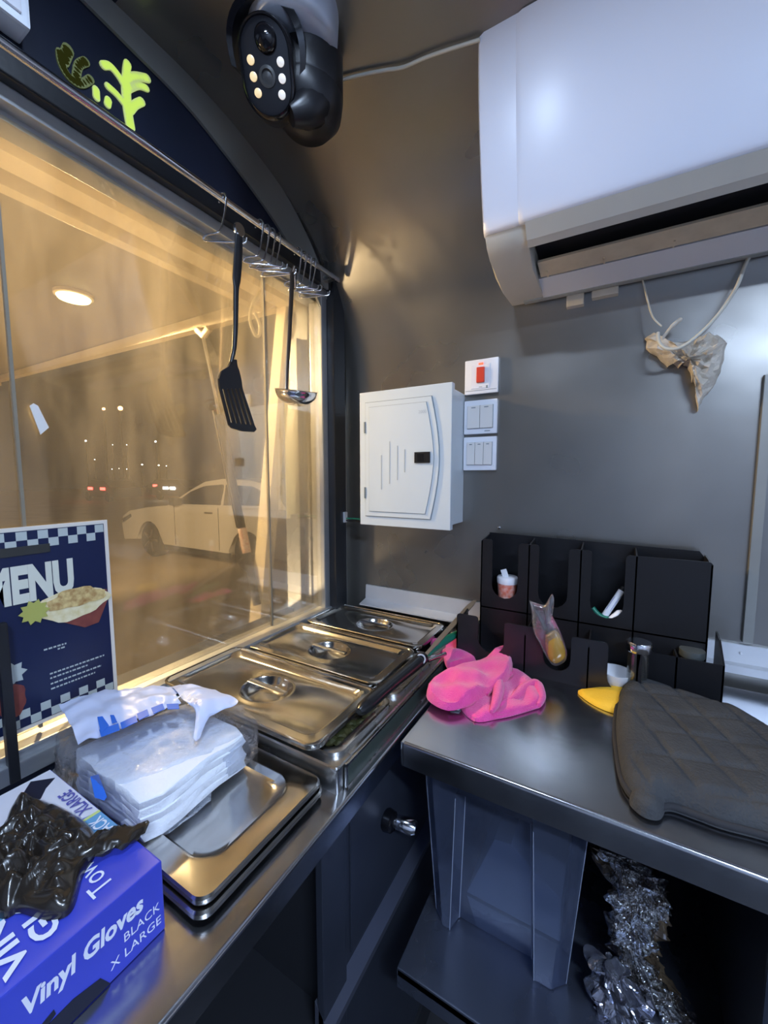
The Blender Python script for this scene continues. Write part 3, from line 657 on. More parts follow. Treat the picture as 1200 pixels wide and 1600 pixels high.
# ------------------------------------------------------------------ knife lying on the pans
kn = thing('knife', (-.33, .60, -.395), 'knife with thick black handle and long blade lying across the pans', 'knife')
A = Vector((-.345, .515, -.384)); B = Vector((-.330, .742, -.378)); C_ = ay(742, 938, .98)
pts = [A.lerp(B, t) for t in (0, .04, .12, .3, .5, .7, .9, .97, 1)]; rs = [.006, .011, .0125, .0115, .011, .0125, .0145, .013, .007]
link('handle', MB().tube(pts, rs, 14), 'knifehandle', kn, 60)
pr_ = A.lerp(B, .93)
nrm = (-pr_).normalized()
link('handle_ring', MB().lathe([(.0068, .0130), (.0075, .0170), (.0098, .0175), (.0105, .0130)], pr_, nrm, 22, caps=False), 'strip', kn, 50)
d_ = (C_-B).normalized(); sd = Vector((1, 0, 0)).cross(d_).normalized()
mb = MB(); q = lambda t, w_, s_: B.lerp(C_, t)+Vector((1, 0, .2)).normalized()*w_+sd*s_
mb.loft([[q(t, w_, .001), q(t, -w_, .001), q(t, -w_, -.001), q(t, w_, -.001)] for t, w_ in ((-.02, .004), (.15, .005), (.2, .007), (.9, .009), (1, .004))], True, True, True)
link('blade', mb, 'blade', kn)
# green handled thing behind the cloth
gt = thing('green_spatula', (-.33, .86, -.40), 'green plastic utensil end poking out behind the pink cloth', 'utensil')
a_, b_ = az(668, 1022, -.385), az(718, 988, -.375)
link('grip', MB().tube([a_, a_.lerp(b_, .5)+Vector((0, 0, .004)), b_], [.006, .010, .007], 10), 'green', gt, 60)
link('shaft', MB().tube([a_+Vector((.01, -.02, -.004)), a_+Vector((.03, .03, -.004))], .004, 8), 'chrome', gt, 60)

# ------------------------------------------------------------------ right counter
RT = -.42
rc = thing('right_counter', (.4, .78, -1.3), 'stainless steel worktop along the end wall with a shelf beneath', 'counter')
mb = MB(); mb.prism([(.530, RT-.040), (.530, RT-.005), (.5304, RT-.003), (.5315, RT-.0013), (.533, RT-.0004), (.535, RT), (1.005, RT), (1.005, RT-.02), (.535, RT-.02), (.535, RT-.040)], 'x', -.270, 1.33); mb.box(-.275, -.2702, .530, 1.004, RT-.040, RT-.0003, .0015)
link('worktop', mb, 'counter', rc, 60)
link('shelf', MB().box(-.272, 1.0, .513, 1.02, -.815, -.800, .002).box(-.272, 1.0, .513, .518, -.835, -.802, .001), mat('blue_grey_shelf_steel', (.22, .25, .34), .28, .9, (.26, .29, .38), 9, rvar=.05), rc)
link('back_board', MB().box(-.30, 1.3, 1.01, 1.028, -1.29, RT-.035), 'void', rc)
for x, y in ((-.255, .995), (.95, .55)): link('leg', MB().box(x-.012, x+.012, y-.012, y+.012, -1.30, RT-.03), 'steel', rc)
link('side_panel', MB().box(.175, 1.3, .565, 1.0, -.80, RT-.035, .004), 'cab', rc)
# clear tub on the shelf
tb = thing('clear_tub', (-.13, .80, -.80), 'smoky clear plastic tub with a recessed front panel under the right counter', 'tub')
def tubrow(z, k):  # k 0 bottom .. 1 top
    x0, x1 = -.250-.006*k, -.030+.022*k; yf, yb = .607-.045*k, .93; i0, i1 = -.208+.022*k, -.083-.004*k; d = .028
    return [(x0, yb, z), (x0, yf+.02, z), (x0+.02, yf, z), (i0-.008, yf, z), (i0, yf+d, z), (i1, yf+d, z), (i1+.008, yf, z), (x1-.02, yf, z), (x1, yf+.02, z), (x1, yb, z)]
def tubfull(z, k):
    x0, x1 = -.250-.006*k, -.030+.022*k; yf, yb = .607-.045*k, .93
    return [(x0, yb, z), (x0, yf+.02, z), (x0+.02, yf, z), (-.19, yf, z), (-.18, yf, z), (-.09, yf, z), (-.08, yf, z), (x1-.02, yf, z), (x1, yf+.02, z), (x1, yb, z)]
mb = MB(); mb.loft([tubrow(-.798, 0), tubrow(-.65, .45), tubrow(-.512, .88), tubrow(-.502, .9), tubfull(-.500, .91), tubfull(-.470, 1)], True, True, False)
link('tub_body', mb, 'tub', tb, 30)
mb = MB()
for k_ in (3, 6, 4, 5): mb.tube([Vector(tubrow(-.798, 0)[k_])+Vector((0, -.001, 0)), Vector(tubrow(-.512, .88)[k_])+Vector((0, .0005, 0))], .0008, 6)
mb.tube([Vector(tubrow(-.51, .88)[4]), Vector(tubrow(-.51, .88)[5])], .0008, 6)
for k_ in (1, 8): mb.tube([Vector(tubrow(-.798, 0)[k_]), Vector(tubrow(-.48, 1)[k_])], .0007, 6)
link('moulded_edge', mb, mat('tub_edge', (.30, .34, .44), .2), tb)
link('contents', MB().prism([(-.21, -.795), (-.045, -.795), (-.045, -.715), (-.085, -.690), (-.13, -.655), (-.16, -.66)], 'y', .68, .90, .004), mat('bluish_packet', (.50, .58, .66), .5, 0, (.60, .66, .72), 20), tb)

# crumpled clear bag hanging beside the tub
def crumple(mb, path, rads, amp, sc, seed, n=44, m_=14, flat=(1, 1, 1)):
    path = smooth_path(path, m_); k = len(path); loops = []
    rsx = [Vector((r, 0, 0)) for r in rads]; rsx = smooth_path(rsx, m_)
    for i, p in enumerate(path):
        lp = []
        for j in range(n):
            t = 2*PI*j/n; d = Vector((math.cos(t)*flat[0], math.sin(t)*flat[1], .25*math.sin(2*t+i)))
            q_ = p+d*rsx[i].x; 
            f = noise.noise(q_*sc+Vector((seed, 0, 0)))*.6+noise.noise(q_*sc*2.7+Vector((0, seed, 0)))*.4
            f = (abs(f)*2-.35)
            lp.append(q_+d*f*amp)
        loops.append(lp)
    mb.loft(loops, True, True, True)
bg_ = thing('plastic_bag', (.06, .66, -.80), 'crumpled glittering clear and black plastic bag beside the tub under the counter', 'plastic bag')
pp = [ay(u, v, .66) for u, v in ((960, 1335), (1000, 1385), (985, 1440), (980, 1490), (1010, 1540), (1060, 1590), (1090, 1650))]
mb = MB(); crumple(mb, pp, [.018, .034, .024, .022, .024, .024, .02], .026, 38, 3, 60, 14, (1, .7, 1)); link('clear_film', mb, 'crinkle', bg_, 0.1)
pp = [ay(u, v, .63) for u, v in ((955, 1500), (960, 1550), (975, 1600), (990, 1680))]
mb = MB(); crumple(mb, pp, [.012, .032, .045, .05], .030, 34, 9, 60, 14, (1, .7, 1)); link('lower_fold', mb, mat('crinkled_foil_film', (.30, .31, .36), .16, .75, (.12, .12, .16), 60, .8, 60), bg_, 0.1)
pp = [ay(u, v, .70) for u, v in ((940, 1330), (1000, 1400), (995, 1480), (1030, 1560), (1090, 1640))]
mb = MB(); crumple(mb, pp, [.02, .036, .028, .034, .03], .026, 30, 21, 60, 14, (1, .6, 1)); link('dark_film', mb, mat('brown_black_film', (.07, .05, .035), .2, .2, (.20, .145, .09), 50, .9, 55, coat=.5), bg_, 0.1)

# ------------------------------------------------------------------ distribution box and switches on the end wall
db = thing('distribution_box', (-.478, .99, -.133), 'grey white metal distribution box on the end wall beside the window', 'distribution box')
x0, x1, zb_, zt_ = -.606, -.343, -.133, .223
link('back_box', MB().box(x0+.012, x1-.006, .935, 1.03, zb_+.010, zt_-.010, .002), 'box', db)
link('front_frame', MB().box(x0, x1, .918, .936, zb_, zt_, .0015), 'box', db)
dpoly = [(-.588, .196), (-.394, .196)]+[(-.394+.022*math.sin(PI*k/10), .196-(.305)*k/10) for k in range(1, 10)]+[(-.394, -.109), (-.588, -.109)]
link('door_seam', MB().prism(dpoly, 'y', .9168, .9185), 'boxline', db)
def inset(poly, s_): 
    cx = sum(p[0] for p in poly)/len(poly); cz = sum(p[1] for p in poly)/len(poly); return [(p[0]-math.copysign(min(s_, abs(p[0]-cx)), p[0]-cx), p[1]-math.copysign(min(s_, abs(p[1]-cz)), p[1]-cz)) for p in poly]
dr = link('door', MB().prism(inset(dpoly, .0014), 'y', .9145, .918, .0008), 'box', db)
link('seam_line', MB().prism(inset(dpoly, .0135), 'y', .9140, .9146), 'boxline', dr)
link('raised_panel', MB().prism(inset(dpoly, .0143), 'y', .9125, .9148, .0008), 'box', dr)
link('latch', MB().box(-.437, -.395, .9085, .9135, .033, .060, .001), 'blackpl', dr)
link('latch_slot', MB().box(-.428, -.412, .9075, .909, .037, .055), 'glossblk', dr)
b = MB()
for x, a_, c_ in ((-.535, -.035, .055), (-.510, -.02, .09), (-.487, -.01, .078), (-.466, .01, .068)): b.box(x-.0012, x+.0012, .9118, .9128, a_, c_)
link('pressed_groove', b, mat('scuffed_groove', (.42, .46, .48), .6), dr)
for z in (.13, -.045): link('hinge', MB().box(-.590, -.5845, .9135, .9145, z-.015, z+.015).box(-.5885, -.586, .913, .9141, z-.013, z+.013), 'boxline', dr)
text('embossed_mark', '2000', mat('faint_emboss', (.46, .51, .54), .5), dr, (-.428, .9124, .155), (1, 0, 0), (0, 0, 1), .011)
# small green wire under it
gw = [Vector((-.70, .985, -.128)), Vector((-.66, .975, -.126)), Vector((-.605, .97, -.128))]
wt = thing('loose_cable', (-.65, .98, -.13), 'thin green and black cable between rib and distribution box', 'cable')
link('green_core', MB().tube(gw, .0025), 'green', wt); link('black_core', MB().tube([p-Vector((0, 0, .006)) for p in gw], .003), 'blackpl', wt)
link('cable_clip', MB().box(-.718, -.700, .975, .99, -.14, -.108, .002), 'strip', wt)

SG = 'switches on the end wall'
def switch(zc, lab, kind):
    xc = -.304; h = .0430
    t = thing('wall_switch', (xc, 1.03, zc-h), lab, 'switch', SG)
    link('face_plate', MB().box(xc-h, xc+h, 1.018, 1.029, zc-h, zc+h, .004), 'white', t, 40)
    if kind == 0:
        link('inner_plate', MB().box(xc-.026, xc+.022, 1.0165, 1.0185, zc-.030, zc+.030, .001), 'white', t)
        link('rocker', MB().box(xc-.010, xc+.010, 1.011, 1.018, zc-.016, zc+.022, .002), 'red', t, label='red rocker')
        link('neon_window', MB().box(xc-.006, xc+.006, 1.0155, 1.0175, zc+.028, zc+.033, .0005), 'redneon', t)
        link('cover_seam', MB().box(xc-.040, xc+.040, 1.0172, 1.0182, zc-.0345, zc-.0338).box(xc+.014, xc+.018, 1.016, 1.0175, zc-.030, zc-.024).box(xc-.004, xc+.004, 1.016, 1.0168, zc-.027, zc-.026), 'boxline', t)
    else:
        link('rocker_frame', MB().box(xc-.0335, xc+.0335, 1.0168, 1.0185, zc-.029, zc+.029, .0005), 'boxline', t)
        w_ = .066/kind
        for k in range(kind):
            a_ = xc-.033+k*w_
            r_ = link('rocker', MB().box(a_+.0005, a_+w_-.0005, 1.0135, 1.018, zc-.0285, zc+.0285, .0012), 'swcream', t)
            link('indicator', MB().box(a_+w_*.34, a_+w_*.66, 1.0128, 1.0138, zc+.0225, zc+.0245), 'boxline', r_)
        if kind == 2: link('maker_mark', MB().box(xc+.012, xc+.026, 1.0172, 1.0182, zc-.037, zc-.035), 'boxline', t)
switch(.252, 'white isolator switch with red rocker, topmost of the three switches', 0)
switch(.151, 'white switch with two rockers, middle of the three switches', 2)
switch(.058, 'white switch with three rockers, lowest of the three switches', 3)
# scuffs on the wall: rivet and small screw heads
rv = thing('wall_rivet', ay(800, 825, 1.03), 'small round rivet head on the end wall above the black organizer', 'rivet')
link('rivet_head', MB().lathe([(.0045, 0), (.004, .0025), (0, .0035)], ay(780, 824, 1.029), (0, -1, 0), 12), 'chrome', rv, 50)

# ------------------------------------------------------------------ air conditioner
ac = thing('air_conditioner', (.20, 1.0, .40), 'large white wall mounted air conditioner with open dusty louvre', 'air conditioner')
xl, xr = -.228, .68
side = [(.725, .752), (.708, .735), (.712, .66), (.735, .54), (.764, .443), (.780, .424), (.802, .413), (.85, .402), (.91, .394), (1.0, .400), (.998, .42), (.93, .53), (.85, .63), (.76, .70)]
sm = [(p[0], p[1]) for p in smooth_poly(side[:1]+side[1:], 1)]
mb = MB(); mb.prism(sm, 'x', xl, xl+.075, .006); mb.prism(sm, 'x', xr-.075, xr, .006)
mb.prism([(.72, .75), (.716, .70), (.74, .55), (.77, .45), (.80, .465), (.96, .462), (.97, .44), (.998, .42), (.93, .53), (.85, .63), (.76, .70)], 'x', xl+.07, xr-.07)
link('casing', mb, 'acgrey', ac, 35)
fp = [(.703, .742), (.7035, .70), (.712, .62), (.730, .53), (.752, .455), (.762, .441)]
fps = [(p.x, p.y) for p in smooth_path([Vector((a_, b_, 0)) for a_, b_ in fp], 5)]
def sheet(x0, x1, prof_, t_, rnd=.0):
    b = MB(); xs = [x0, x0+.003, x0+.012]+[x0+(x1-x0)*k/8 for k in range(1, 8)]+[x1-.012, x1-.003, x1]
    rows = []
    for i, x in enumerate(xs):
        inset_ = {0: .008, 1: .003, len(xs)-1: .008, len(xs)-2: .003}.get(i, 0)
        rows.append([(x, y+inset_, z) for y, z in prof_]+[(x, y+t_, z) for y, z in prof_[::-1]])
    b.loft(rows, True, True, True); return b
link('front_cover', sheet(xl-.001, xr+.001, fps, .012), 'acfront', ac, 40)
fpi = [(a_-.0035, b_) for a_, b_ in fps[3:]]
link('raised_panel', sheet(xl+.060, xr-.06, fpi, .004), 'acfront', ac, 40)
# underside: chin, dark slot, two louvres, bottom tray
link('chin', MB().prism([(.757, .440), (.7615, .4405), (.795, .418), (.792, .413), (.779, .420)], 'x', xl+.0735, xr-.07), 'acgrey', ac)
link('air_slot', MB().prism([(.796, .440), (.96, .436), (.96, .45), (.796, .46)], 'x', xl+.077, xr-.077), 'void', ac)
link('louvre', MB().prism([(.852, .4125), (.895, .403), (.8955, .407), (.854, .4175)], 'x', xl+.080, xr-.08), 'vane', ac)
for x in (-.135, -.035, .072, .20, .34): link('louvre_rib', MB().box(x-.0015, x+.0015, .880, .908, .404, .425), 'vane', ac)
link('bottom_tray', MB().prism([(.902, .4035), (.985, .3965), (.985, .41), (.905, .414)], 'x', xl+.073, xr-.07), 'white', ac)
link('rear_edge', MB().prism([(.980, .3955), (1.003, .3985), (1.001, .410), (.98, .402)], 'x', xl+.03, xr-.03), mat('grey_rear_edge', (.36, .38, .38), .5), ac)
link('wall_bracket', MB().box(-.11, -.075, 1.002, 1.02, .375, .40, .002).box(-.06, -.01, 1.0, 1.018, .383, .398, .002), 'acgrey', ac)

# foam and pipes beneath it
fm = thing('pipe_foam', (.10, 1.0, .15), 'ragged beige sealing foam hanging on the wall below the air conditioner', 'foam')
def P2(pts, y): return [(ay(u, v, y).x, ay(u, v, y).z) for u, v in pts]
outl = [(1010, 520), (1022, 512), (1035, 522), (1060, 530), (1090, 522), (1112, 512), (1130, 515), (1142, 530), (1138, 555), (1128, 585), (1112, 610), (1100, 625), (1095, 640), (1092, 615), (1094, 590), (1085, 592), (1080, 570), (1070, 560), (1062, 568), (1052, 558), (1045, 566), (1030, 550), (1012, 538)]
po = P2(outl, .99); cx = sum(p[0] for p in po)/len(po); cz = sum(p[1] for p in po)/len(po)
po2 = []
for i in range(len(po)):
    a_, b_ = po[i], po[(i+1) % len(po)]
    for t in (0, .33, .66): po2.append((a_[0]+(b_[0]-a_[0])*t+random.uniform(-.002, .002), a_[1]+(b_[1]-a_[1])*t+random.uniform(-.002, .002)))
mb = MB(); rows = []
for k in range(9):
    s_ = [1, .97, .88, .75, .6, .45, .3, .15, .01][k]; dep = [0, .012, .022, .030, .034, .036, .038, .038, .038][k]
    rows.append([(cx+(p[0]-cx)*s_, 1.028-dep*(1+.5*noise.noise(Vector((p[0]*60*s_, k*.9, p[1]*60)))), cz+(p[1]-cz)*s_) for p in po2])
mb.loft(rows, True, True, True); link('foam_mass', mb, 'foam', fm)
dc = thing('drain_cable', (.10, 1.0, .30), 'bare beige cable looping below the air conditioner around the foam', 'cable')
c1 = [ay(u, v, y) for u, v, y in ((1172, 398, 1.0), (1162, 420, .99), (1150, 450, .975), (1125, 488, .96), (1095, 520, .95), (1065, 542, .95), (1042, 545, .955), (1030, 535, .96), (1028, 520, .97))]
link('thick_cable', MB().tube(smooth_path(c1), .0032, 10), 'cordgrey', dc, 60)
c2 = [ay(u, v, y) for u, v, y in ((1000, 425, 1.0), (1006, 445, .995), (1012, 470, .99), (1020, 495, .98), (1034, 510, .975))]
link('thin_cable', MB().tube(smooth_path(c2), .0018, 8), 'cordgrey', dc, 60)
c3 = [ay(u, v, y) for u, v, y in ((1034, 530, .975), (1050, 510, .97), (1065, 498, .985))]
link('torn_tape', MB().tube(smooth_path(c3), [.003]*6+[.004]*6+[.002], 8), 'foam', dc)
# flex from the camera to the air conditioner
cb = [ax(497, 130, -.43), ]
cpx = [(492, 131), (520, 128), (560, 118), (600, 110), (630, 105), (665, 90), (700, 78), (750, 62)]
def wall_hit(u, v, off=.006):
    d = ray(u, v); best = None
    for (ya, za), (yb, zb2) in zip(prof_s, prof_s[1:]):
        den = d.y*(zb2-za)-d.z*(yb-ya)
        if abs(den) < 1e-9: continue
        t = (ya*(zb2-za)-za*(yb-ya))/den; s_ = ((d.y*t-ya)*(yb-ya)+(d.z*t-za)*(zb2-za))/((yb-ya)**2+(zb2-za)**2)
        if t > 0 and -.001 <= s_ <= 1.001: best = d*(t-off); break
    return best
tag(link('signal_cable', MB().tube(smooth_path([wall_hit(*q_) for q_ in cpx]), .0028, 8), 'cordgrey', smooth=60), 'thin white cable on the curved wall from camera to air conditioner', 'cable')

# ------------------------------------------------------------------ security camera
hc = ray(421, 112)*.64
cc = thing('security_camera', (hc.x+.02, hc.y+.05, hc.z), 'black dome security camera with six small lamps hanging from the ceiling', 'security camera')
bx = Vector((hc.x+.015, hc.y+.075, 0))
link('housing', MB().lathe([(.058, .655), (.062, .660), (.062, .725)], bx, n=40), 'blackpl', cc, 50)
link('ceiling_mount', MB().lathe([(.060, .703), (.071, .712), (.074, .757)], Vector((hc.x+.022, hc.y+.035, 0)), n=40), 'greycam', cc, 50)
f_ = Vector((.42, -.72, -.50)).normalized(); r_ = f_.cross(Vector((0, 0, 1))).normalized()*-1; u_ = f_.cross(r_).normalized()
if u_.z < 0: u_ = -u_
r_ = u_.cross(f_)
def stad(w_, h_, n=40):
    out = []
    for k in range(n):
        t = 2*PI*(k+.5)/n; c_, s_ = math.cos(t), math.sin(t); ry = h_-w_
        out.append((w_*c_, w_*s_+math.copysign(ry, s_)))
    return out
def fr_(a_, b_, d): return hc+r_*a_+u_*b_+f_*d
def stad_loft(rows, m, name, lab=None, sm_=60):
    mb = MB(); mb.loft([[fr_(a_, b_, d) for a_, b_ in stad(w_, h_)] for w_, h_, d in rows], True, True, True); return link(name, mb, m, cc, sm_, label=lab)
stad_loft([(.020, .035, -.055), (.038, .055, -.050), (.044, .062, -.03), (.044, .062, .0), (.042, .060, .012)], 'blackpl', 'head')
stad_loft([(.042, .060, .008), (.0415, .059, .018), (.037, .055, .021), (.036, .054, .0185)], 'glossblk', 'face_rim')
stad_loft([(.0365, .0545, .012), (.036, .054, .0195), (.030, .048, .0205)], 'glossblk', 'face_glass')
mb = MB(); mb.lathe([(.017, 0), (.016, .008), (.011, .013), (0, .0155)], fr_(.004, .030, .019), f_, 24); link('motion_sensor', mb, 'glossblk', cc, 60)
mb = MB(); mb.lathe([(.013, 0), (.013, .004), (.009, .005), (.008, .002), (.004, .003), (0, .004)], fr_(0, -.010, .019), f_, 24); link('lens', mb, mat('lens_ring', (.05, .05, .05), .25), cc, 60)
for k, (a_, b_) in enumerate(((-.023, .008), (-.022, -.010), (-.018, -.028), (.023, .006), (.023, -.012), (.020, -.030))):
    link('lamp_dot', MB().lathe([(.0060, 0), (.0058, .003), (.003, .0042), (0, .0045)], fr_(a_, b_, .019), f_, 14), 'ledwarm' if k < 3 else 'led', cc, 60)
# the arch shroud around the head
rows = []
for i in range(25):
    t = PI*(i/24)*1.30-.22*PI; 
    c_, s_ = math.cos(t), math.sin(t); a_ = c_*.052; b_ = (s_*.052+.024) if s_ > 0 else .024+s_*.085
    rows.append([fr_(a_, b_, .006), fr_(a_*1.17, b_*1.10+.003, .002), fr_(a_*1.17, b_*1.10+.003, -.055), fr_(a_, b_, -.055)])
mb = MB(); mb.loft(rows, True, True, True); link('shroud', mb, 'glossblk', cc, 50)
link('neck', MB().lathe([(.040, .610), (.058, .630), (.062, .656)], bx, n=36), 'blackpl', cc, 60)
link('rear_arm', MB().tube([bx+Vector((.02, -.0, .67)), bx+Vector((.022, -.012, .63)), bx+Vector((.014, -.03, .612)), bx+Vector((.0, -.045, .60))], [.030, .032, .026, .016], 14), 'blackpl', cc, 60)

# interior light fixtures
for (x, y, z), wx, wy, lab in ((LED_A, .06, .06, 'square white ceiling light above the left counter'), (LED_B, .31, .05, 'long white ceiling light behind the camera')):
    t = thing('ceiling_light', (x, y, z), lab, 'ceiling light')
    link('housing', MB().box(x-wx, x+wx, y-wy, y+wy, z+.012, z+.026, .002), 'fixture', t)
    link('diffuser', MB().box(x-wx+.005, x+wx-.005, y-wy+.005, y+wy-.005, z+.008, z+.013), 'ledglow', t)

# ------------------------------------------------------------------ black organizer
og = thing('cup_organizer', (-.06, .93, RT), 'black acrylic cup and lid organizer with tall notched front on the right counter', 'organizer')
def notched(tops, zbase, y, t=.003, bev=.0):
    """tops: list of (x0, x1, ztop, notch_bottom_after) from left to right"""
    pts = [(tops[0][0], zbase)]
    for i, (xa, xb, zt2, nb) in enumerate(tops):
        r2 = .006
        pts += [(xa, zt2-r2), (xa+.002, zt2-.002), (xa+r2, zt2), (xb-r2, zt2), (xb-.002, zt2-.002), (xb, zt2-r2)]
        if nb is not None and i+1 < len(tops):
            xn = tops[i+1][0]; rr2 = (xn-xb)/2; ce = (xb+xn)/2
            for k in range(0, 9): a_ = PI+PI*k/8; pts.append((ce+rr2*math.cos(a_), nb+rr2+rr2*math.sin(a_)))
    pts.append((tops[-1][1], zbase))
    return MB().prism(pts, 'y', y, y+t)
yb = 1.000; yu = .930; yl = .855
link('back_panel', MB().prism([(-.268, RT), (-.268, -.142), (.155, -.150), (.166, -.165), (.166, RT)], 'y', yb, yb+.003), 'acrylic', og)
link('upper_front', notched([(-.268, -.241, -.149, -.287), (-.182, -.137, -.153, -.291), (-.077, -.033, -.156, -.296), (.028, .166, -.159, None)], RT, yu), 'acrylic', og)
for x, zt2 in ((-.268, -.145), (-.160, -.147), (-.055, -.149), (.045, -.152), (.163, -.156)):
    link('divider', MB().prism([(yu, RT), (yu, zt2-.008), (yb, zt2), (yb, RT)], 'x', x, x+.003), 'acrylic', og)
link('lower_front', notched([(-.300, -.250, -.314, -.392), (-.192, -.112, -.316, -.398), (-.060, .005, -.320, -.412), (.052, .060, -.325, None)], RT, yl), mat('black_acrylic_front', (.016, .015, .018), .24, spec=.5), og)
for x in (-.300, -.150, -.030): link('divider', MB().prism([(yl, RT), (yl, -.335), (yu, -.325), (yu, RT)], 'x', x, x+.003), 'acrylic', og)
link('shelf', MB().box(-.268, .166, yu, yb, -.315, -.312), 'acrylic', og)
b = MB(); b.box(.052, .186, .893, .896, RT, -.337); b.box(.052, .055, .855, .93, RT, -.325); b.prism([(.893, RT), (.893, -.337), (.935, -.305), (.965, -.298), (.965, RT)], 'x', .183, .186); b.box(.115, .118, .893, .93, RT, -.335)
link('lid_bin', b, 'acrylic', og)

# things in and on the organizer
cp = thing('paper_cup', (-.212, .965, -.311), 'small paper cup with red pattern and white straw in the left organizer slot', 'cup')
link('cup_body', MB().lathe([(.019, 0), (.023, .055), (.0235, .057)], (-.212, .962, -.311), n=24), 'cupred', cp, 60)
link('cup_rim', MB().lathe([(.0238, .055), (.0245, .068), (.0225, .071), (.0, .071)], (-.212, .962, -.311), n=24), 'white', cp, 60)
link('paper_tab', MB().box(-.222, -.208, .955, .958, -.245, -.222, .001, Matrix.Rotation(math.radians(-20), 4, 'Y'), (-.215, .956, -.24)), 'white', cp)
pb = thing('piping_bag', (-.10, .86, -.41), 'clear piping bag holding brown sauce hooked on the organizer front', 'piping bag')
yy = .842
ol = [(827, 938), (830, 952), (833, 985), (843, 1005), (850, 1020), (862, 1038), (872, 1040), (884, 1032), (886, 1018), (879, 995), (870, 975), (860, 955), (858, 934), (850, 945)]
def bagform(pts, yv, t_, m, name, par, lab=None):
    pl = [(ay(u, v, yv).x, ay(u, v, yv).z) for u, v in pts]; pl = [(p.x, p.y) for p in smooth_path([Vector((*p, 0)) for p in pl+pl[:1]], 3)][:-1]
    n = len(pl); cx = sum(p[0] for p in pl)/n; cz = sum(p[1] for p in pl)/n; mb = MB(); rows = []
    for s_, d in ((.02, -1), (.5, -.92), (.8, -.65), (.95, -.3), (1, 0), (.95, .3), (.8, .6), (.02, .8)):
        rows.append([(cx+(p[0]-cx)*s_, yv+d*t_, cz+(p[1]-cz)*s_) for p in pl])
    mb.loft(rows, True, True, True); return link(name, mb, m, par, 60, label=lab)
bagform(ol, yy, .013, 'bag', 'clear_film', pb)
bagform([(852, 992), (852, 1010), (858, 1030), (868, 1037), (880, 1031), (884, 1018), (876, 994), (868, 985), (860, 987)], yy-.003, .011, 'amber', 'brown_sauce', pb)
bagform([(858, 934), (863, 928), (866, 940), (862, 965), (855, 975), (852, 955)], yy-.004, .004, 'bag', 'twisted_top', pb)
jr = thing('glass_jar', (.052, .885, RT), 'small glass jar with shiny metal lid standing in front of the organizer bin', 'jar')
link('jar_body', MB().lathe([(.016, 0), (.0175, .004), (.0175, .075), (.016, .088)], (.055, .876, RT), n=24), 'jarglass', jr, 50)
link('jar_lid', MB().lathe([(.020, .088), (.0215, .090), (.0215, .104), (.020, .107), (0, .107)], (.055, .876, RT), n=30), 'chrome', jr, 40)
j2 = thing('glass_jar', (.138, .92, RT), 'glass jar with dull lid inside the right organizer bin', 'jar')
link('jar_body', MB().lathe([(.016, 0), (.018, .004), (.018, .07), (.018, .08)], (.142, .918, RT), n=24), 'jarglass', j2, 50)
link('jar_lid', MB().lathe([(.019, .08), (.020, .082), (.020, .094), (0, .096)], (.142, .918, RT), n=30), mat('dull_lid', (.16, .18, .18), .35, .6), j2, 40)
mk = thing('marker_pen', (.0, .96, -.312), 'white marker pen with dark printing leaning in the third organizer slot', 'marker')
a_, b_ = Vector((-.008, .94, -.300)), Vector((.024, .958, -.240))
link('barrel', MB().tube([a_, b_], .0065, 14), 'white', mk, 40); link('pen_print', MB().tube([a_.lerp(b_, .3), a_.lerp(b_, .75)], .0067, 5), 'boxink', mk); link('pen_cap', MB().tube([b_, b_+(b_-a_)*.12], .0060, 14), 'blackpl', mk, 40)
m2 = thing('white_marker', (.01, .94, -.305), 'short rounded white end of a second marker, right of the printed one', 'marker')
link('cap_body', MB().tube([Vector((.004, .938, -.303)), Vector((.022, .944, -.284)), Vector((.026, .946, -.279))], [.0065, .007, .003], 12), 'white', m2, 60)
m3 = thing('green_container', (-.02, .94, -.30), 'rim of a dark green container left of the marker pen in the organizer', 'container')
link('lid_rim', MB().tube(smooth_path([Vector((-.028, .940, -.280)), Vector((-.015, .938, -.293)), Vector((.002, .937, -.298))]), .005, 10), 'green', m3, 60)
wl = thing('white_bowl', (.028, .90, RT), 'white bowl edge showing under the notch beside the glass jar', 'bowl')
link('bowl_body', MB().lathe([(.012, .001), (.020, .004), (.028, .018), (.031, .034), (.029, .034), (.026, .019), (.018, .007), (0, .005)], (.020, .890, RT), n=28), 'white', wl, 50)

# ------------------------------------------------------------------ cloths and mitt on the right counter
def zp(pts, z): return [(az(u, v, z).x, az(u, v, z).y) for u, v in pts]
def ease(poly, k=4): return smooth_poly(poly, k)
pk = thing('pink_cloth', (-.22, .78, RT), 'crumpled bright pink microfibre cloth at the left corner of the right counter', 'cloth')
wav = lambda x, y: .005*math.sin(x*60+y*30)+.003*math.sin(y*95-x*30)+.006*noise.noise(Vector((x*35, y*35, 3)))
mb = MB()
puff(mb, ease(zp([(668, 1085), (672, 1066), (692, 1052), (750, 1032), (790, 1010), (800, 1022), (798, 1050), (772, 1072), (738, 1092), (700, 1102)], RT+.022)), RT+.012, .020, .009, 16, wav)
link('folded_top', mb, 'pink', pk, 60)
mb = MB()
puff(mb, ease(zp([(715, 1093), (738, 1127), (780, 1124), (842, 1106), (846, 1085), (835, 1068), (800, 1050), (770, 1045), (735, 1062)], RT)), RT+.001, .011, .008, 14, lambda x, y: .004*math.sin(x*110+y*60))
link('lower_layer', mb, 'pink', pk, 60)
mb = MB()
puff(mb, ease(zp([(672, 1004), (684, 997), (706, 1000), (728, 1014), (745, 1030), (715, 1042), (698, 1040), (690, 1018)], RT+.006)), RT+.001, .014, .008, 10, wav)
link('back_corner', mb, 'pink', pk, 60)
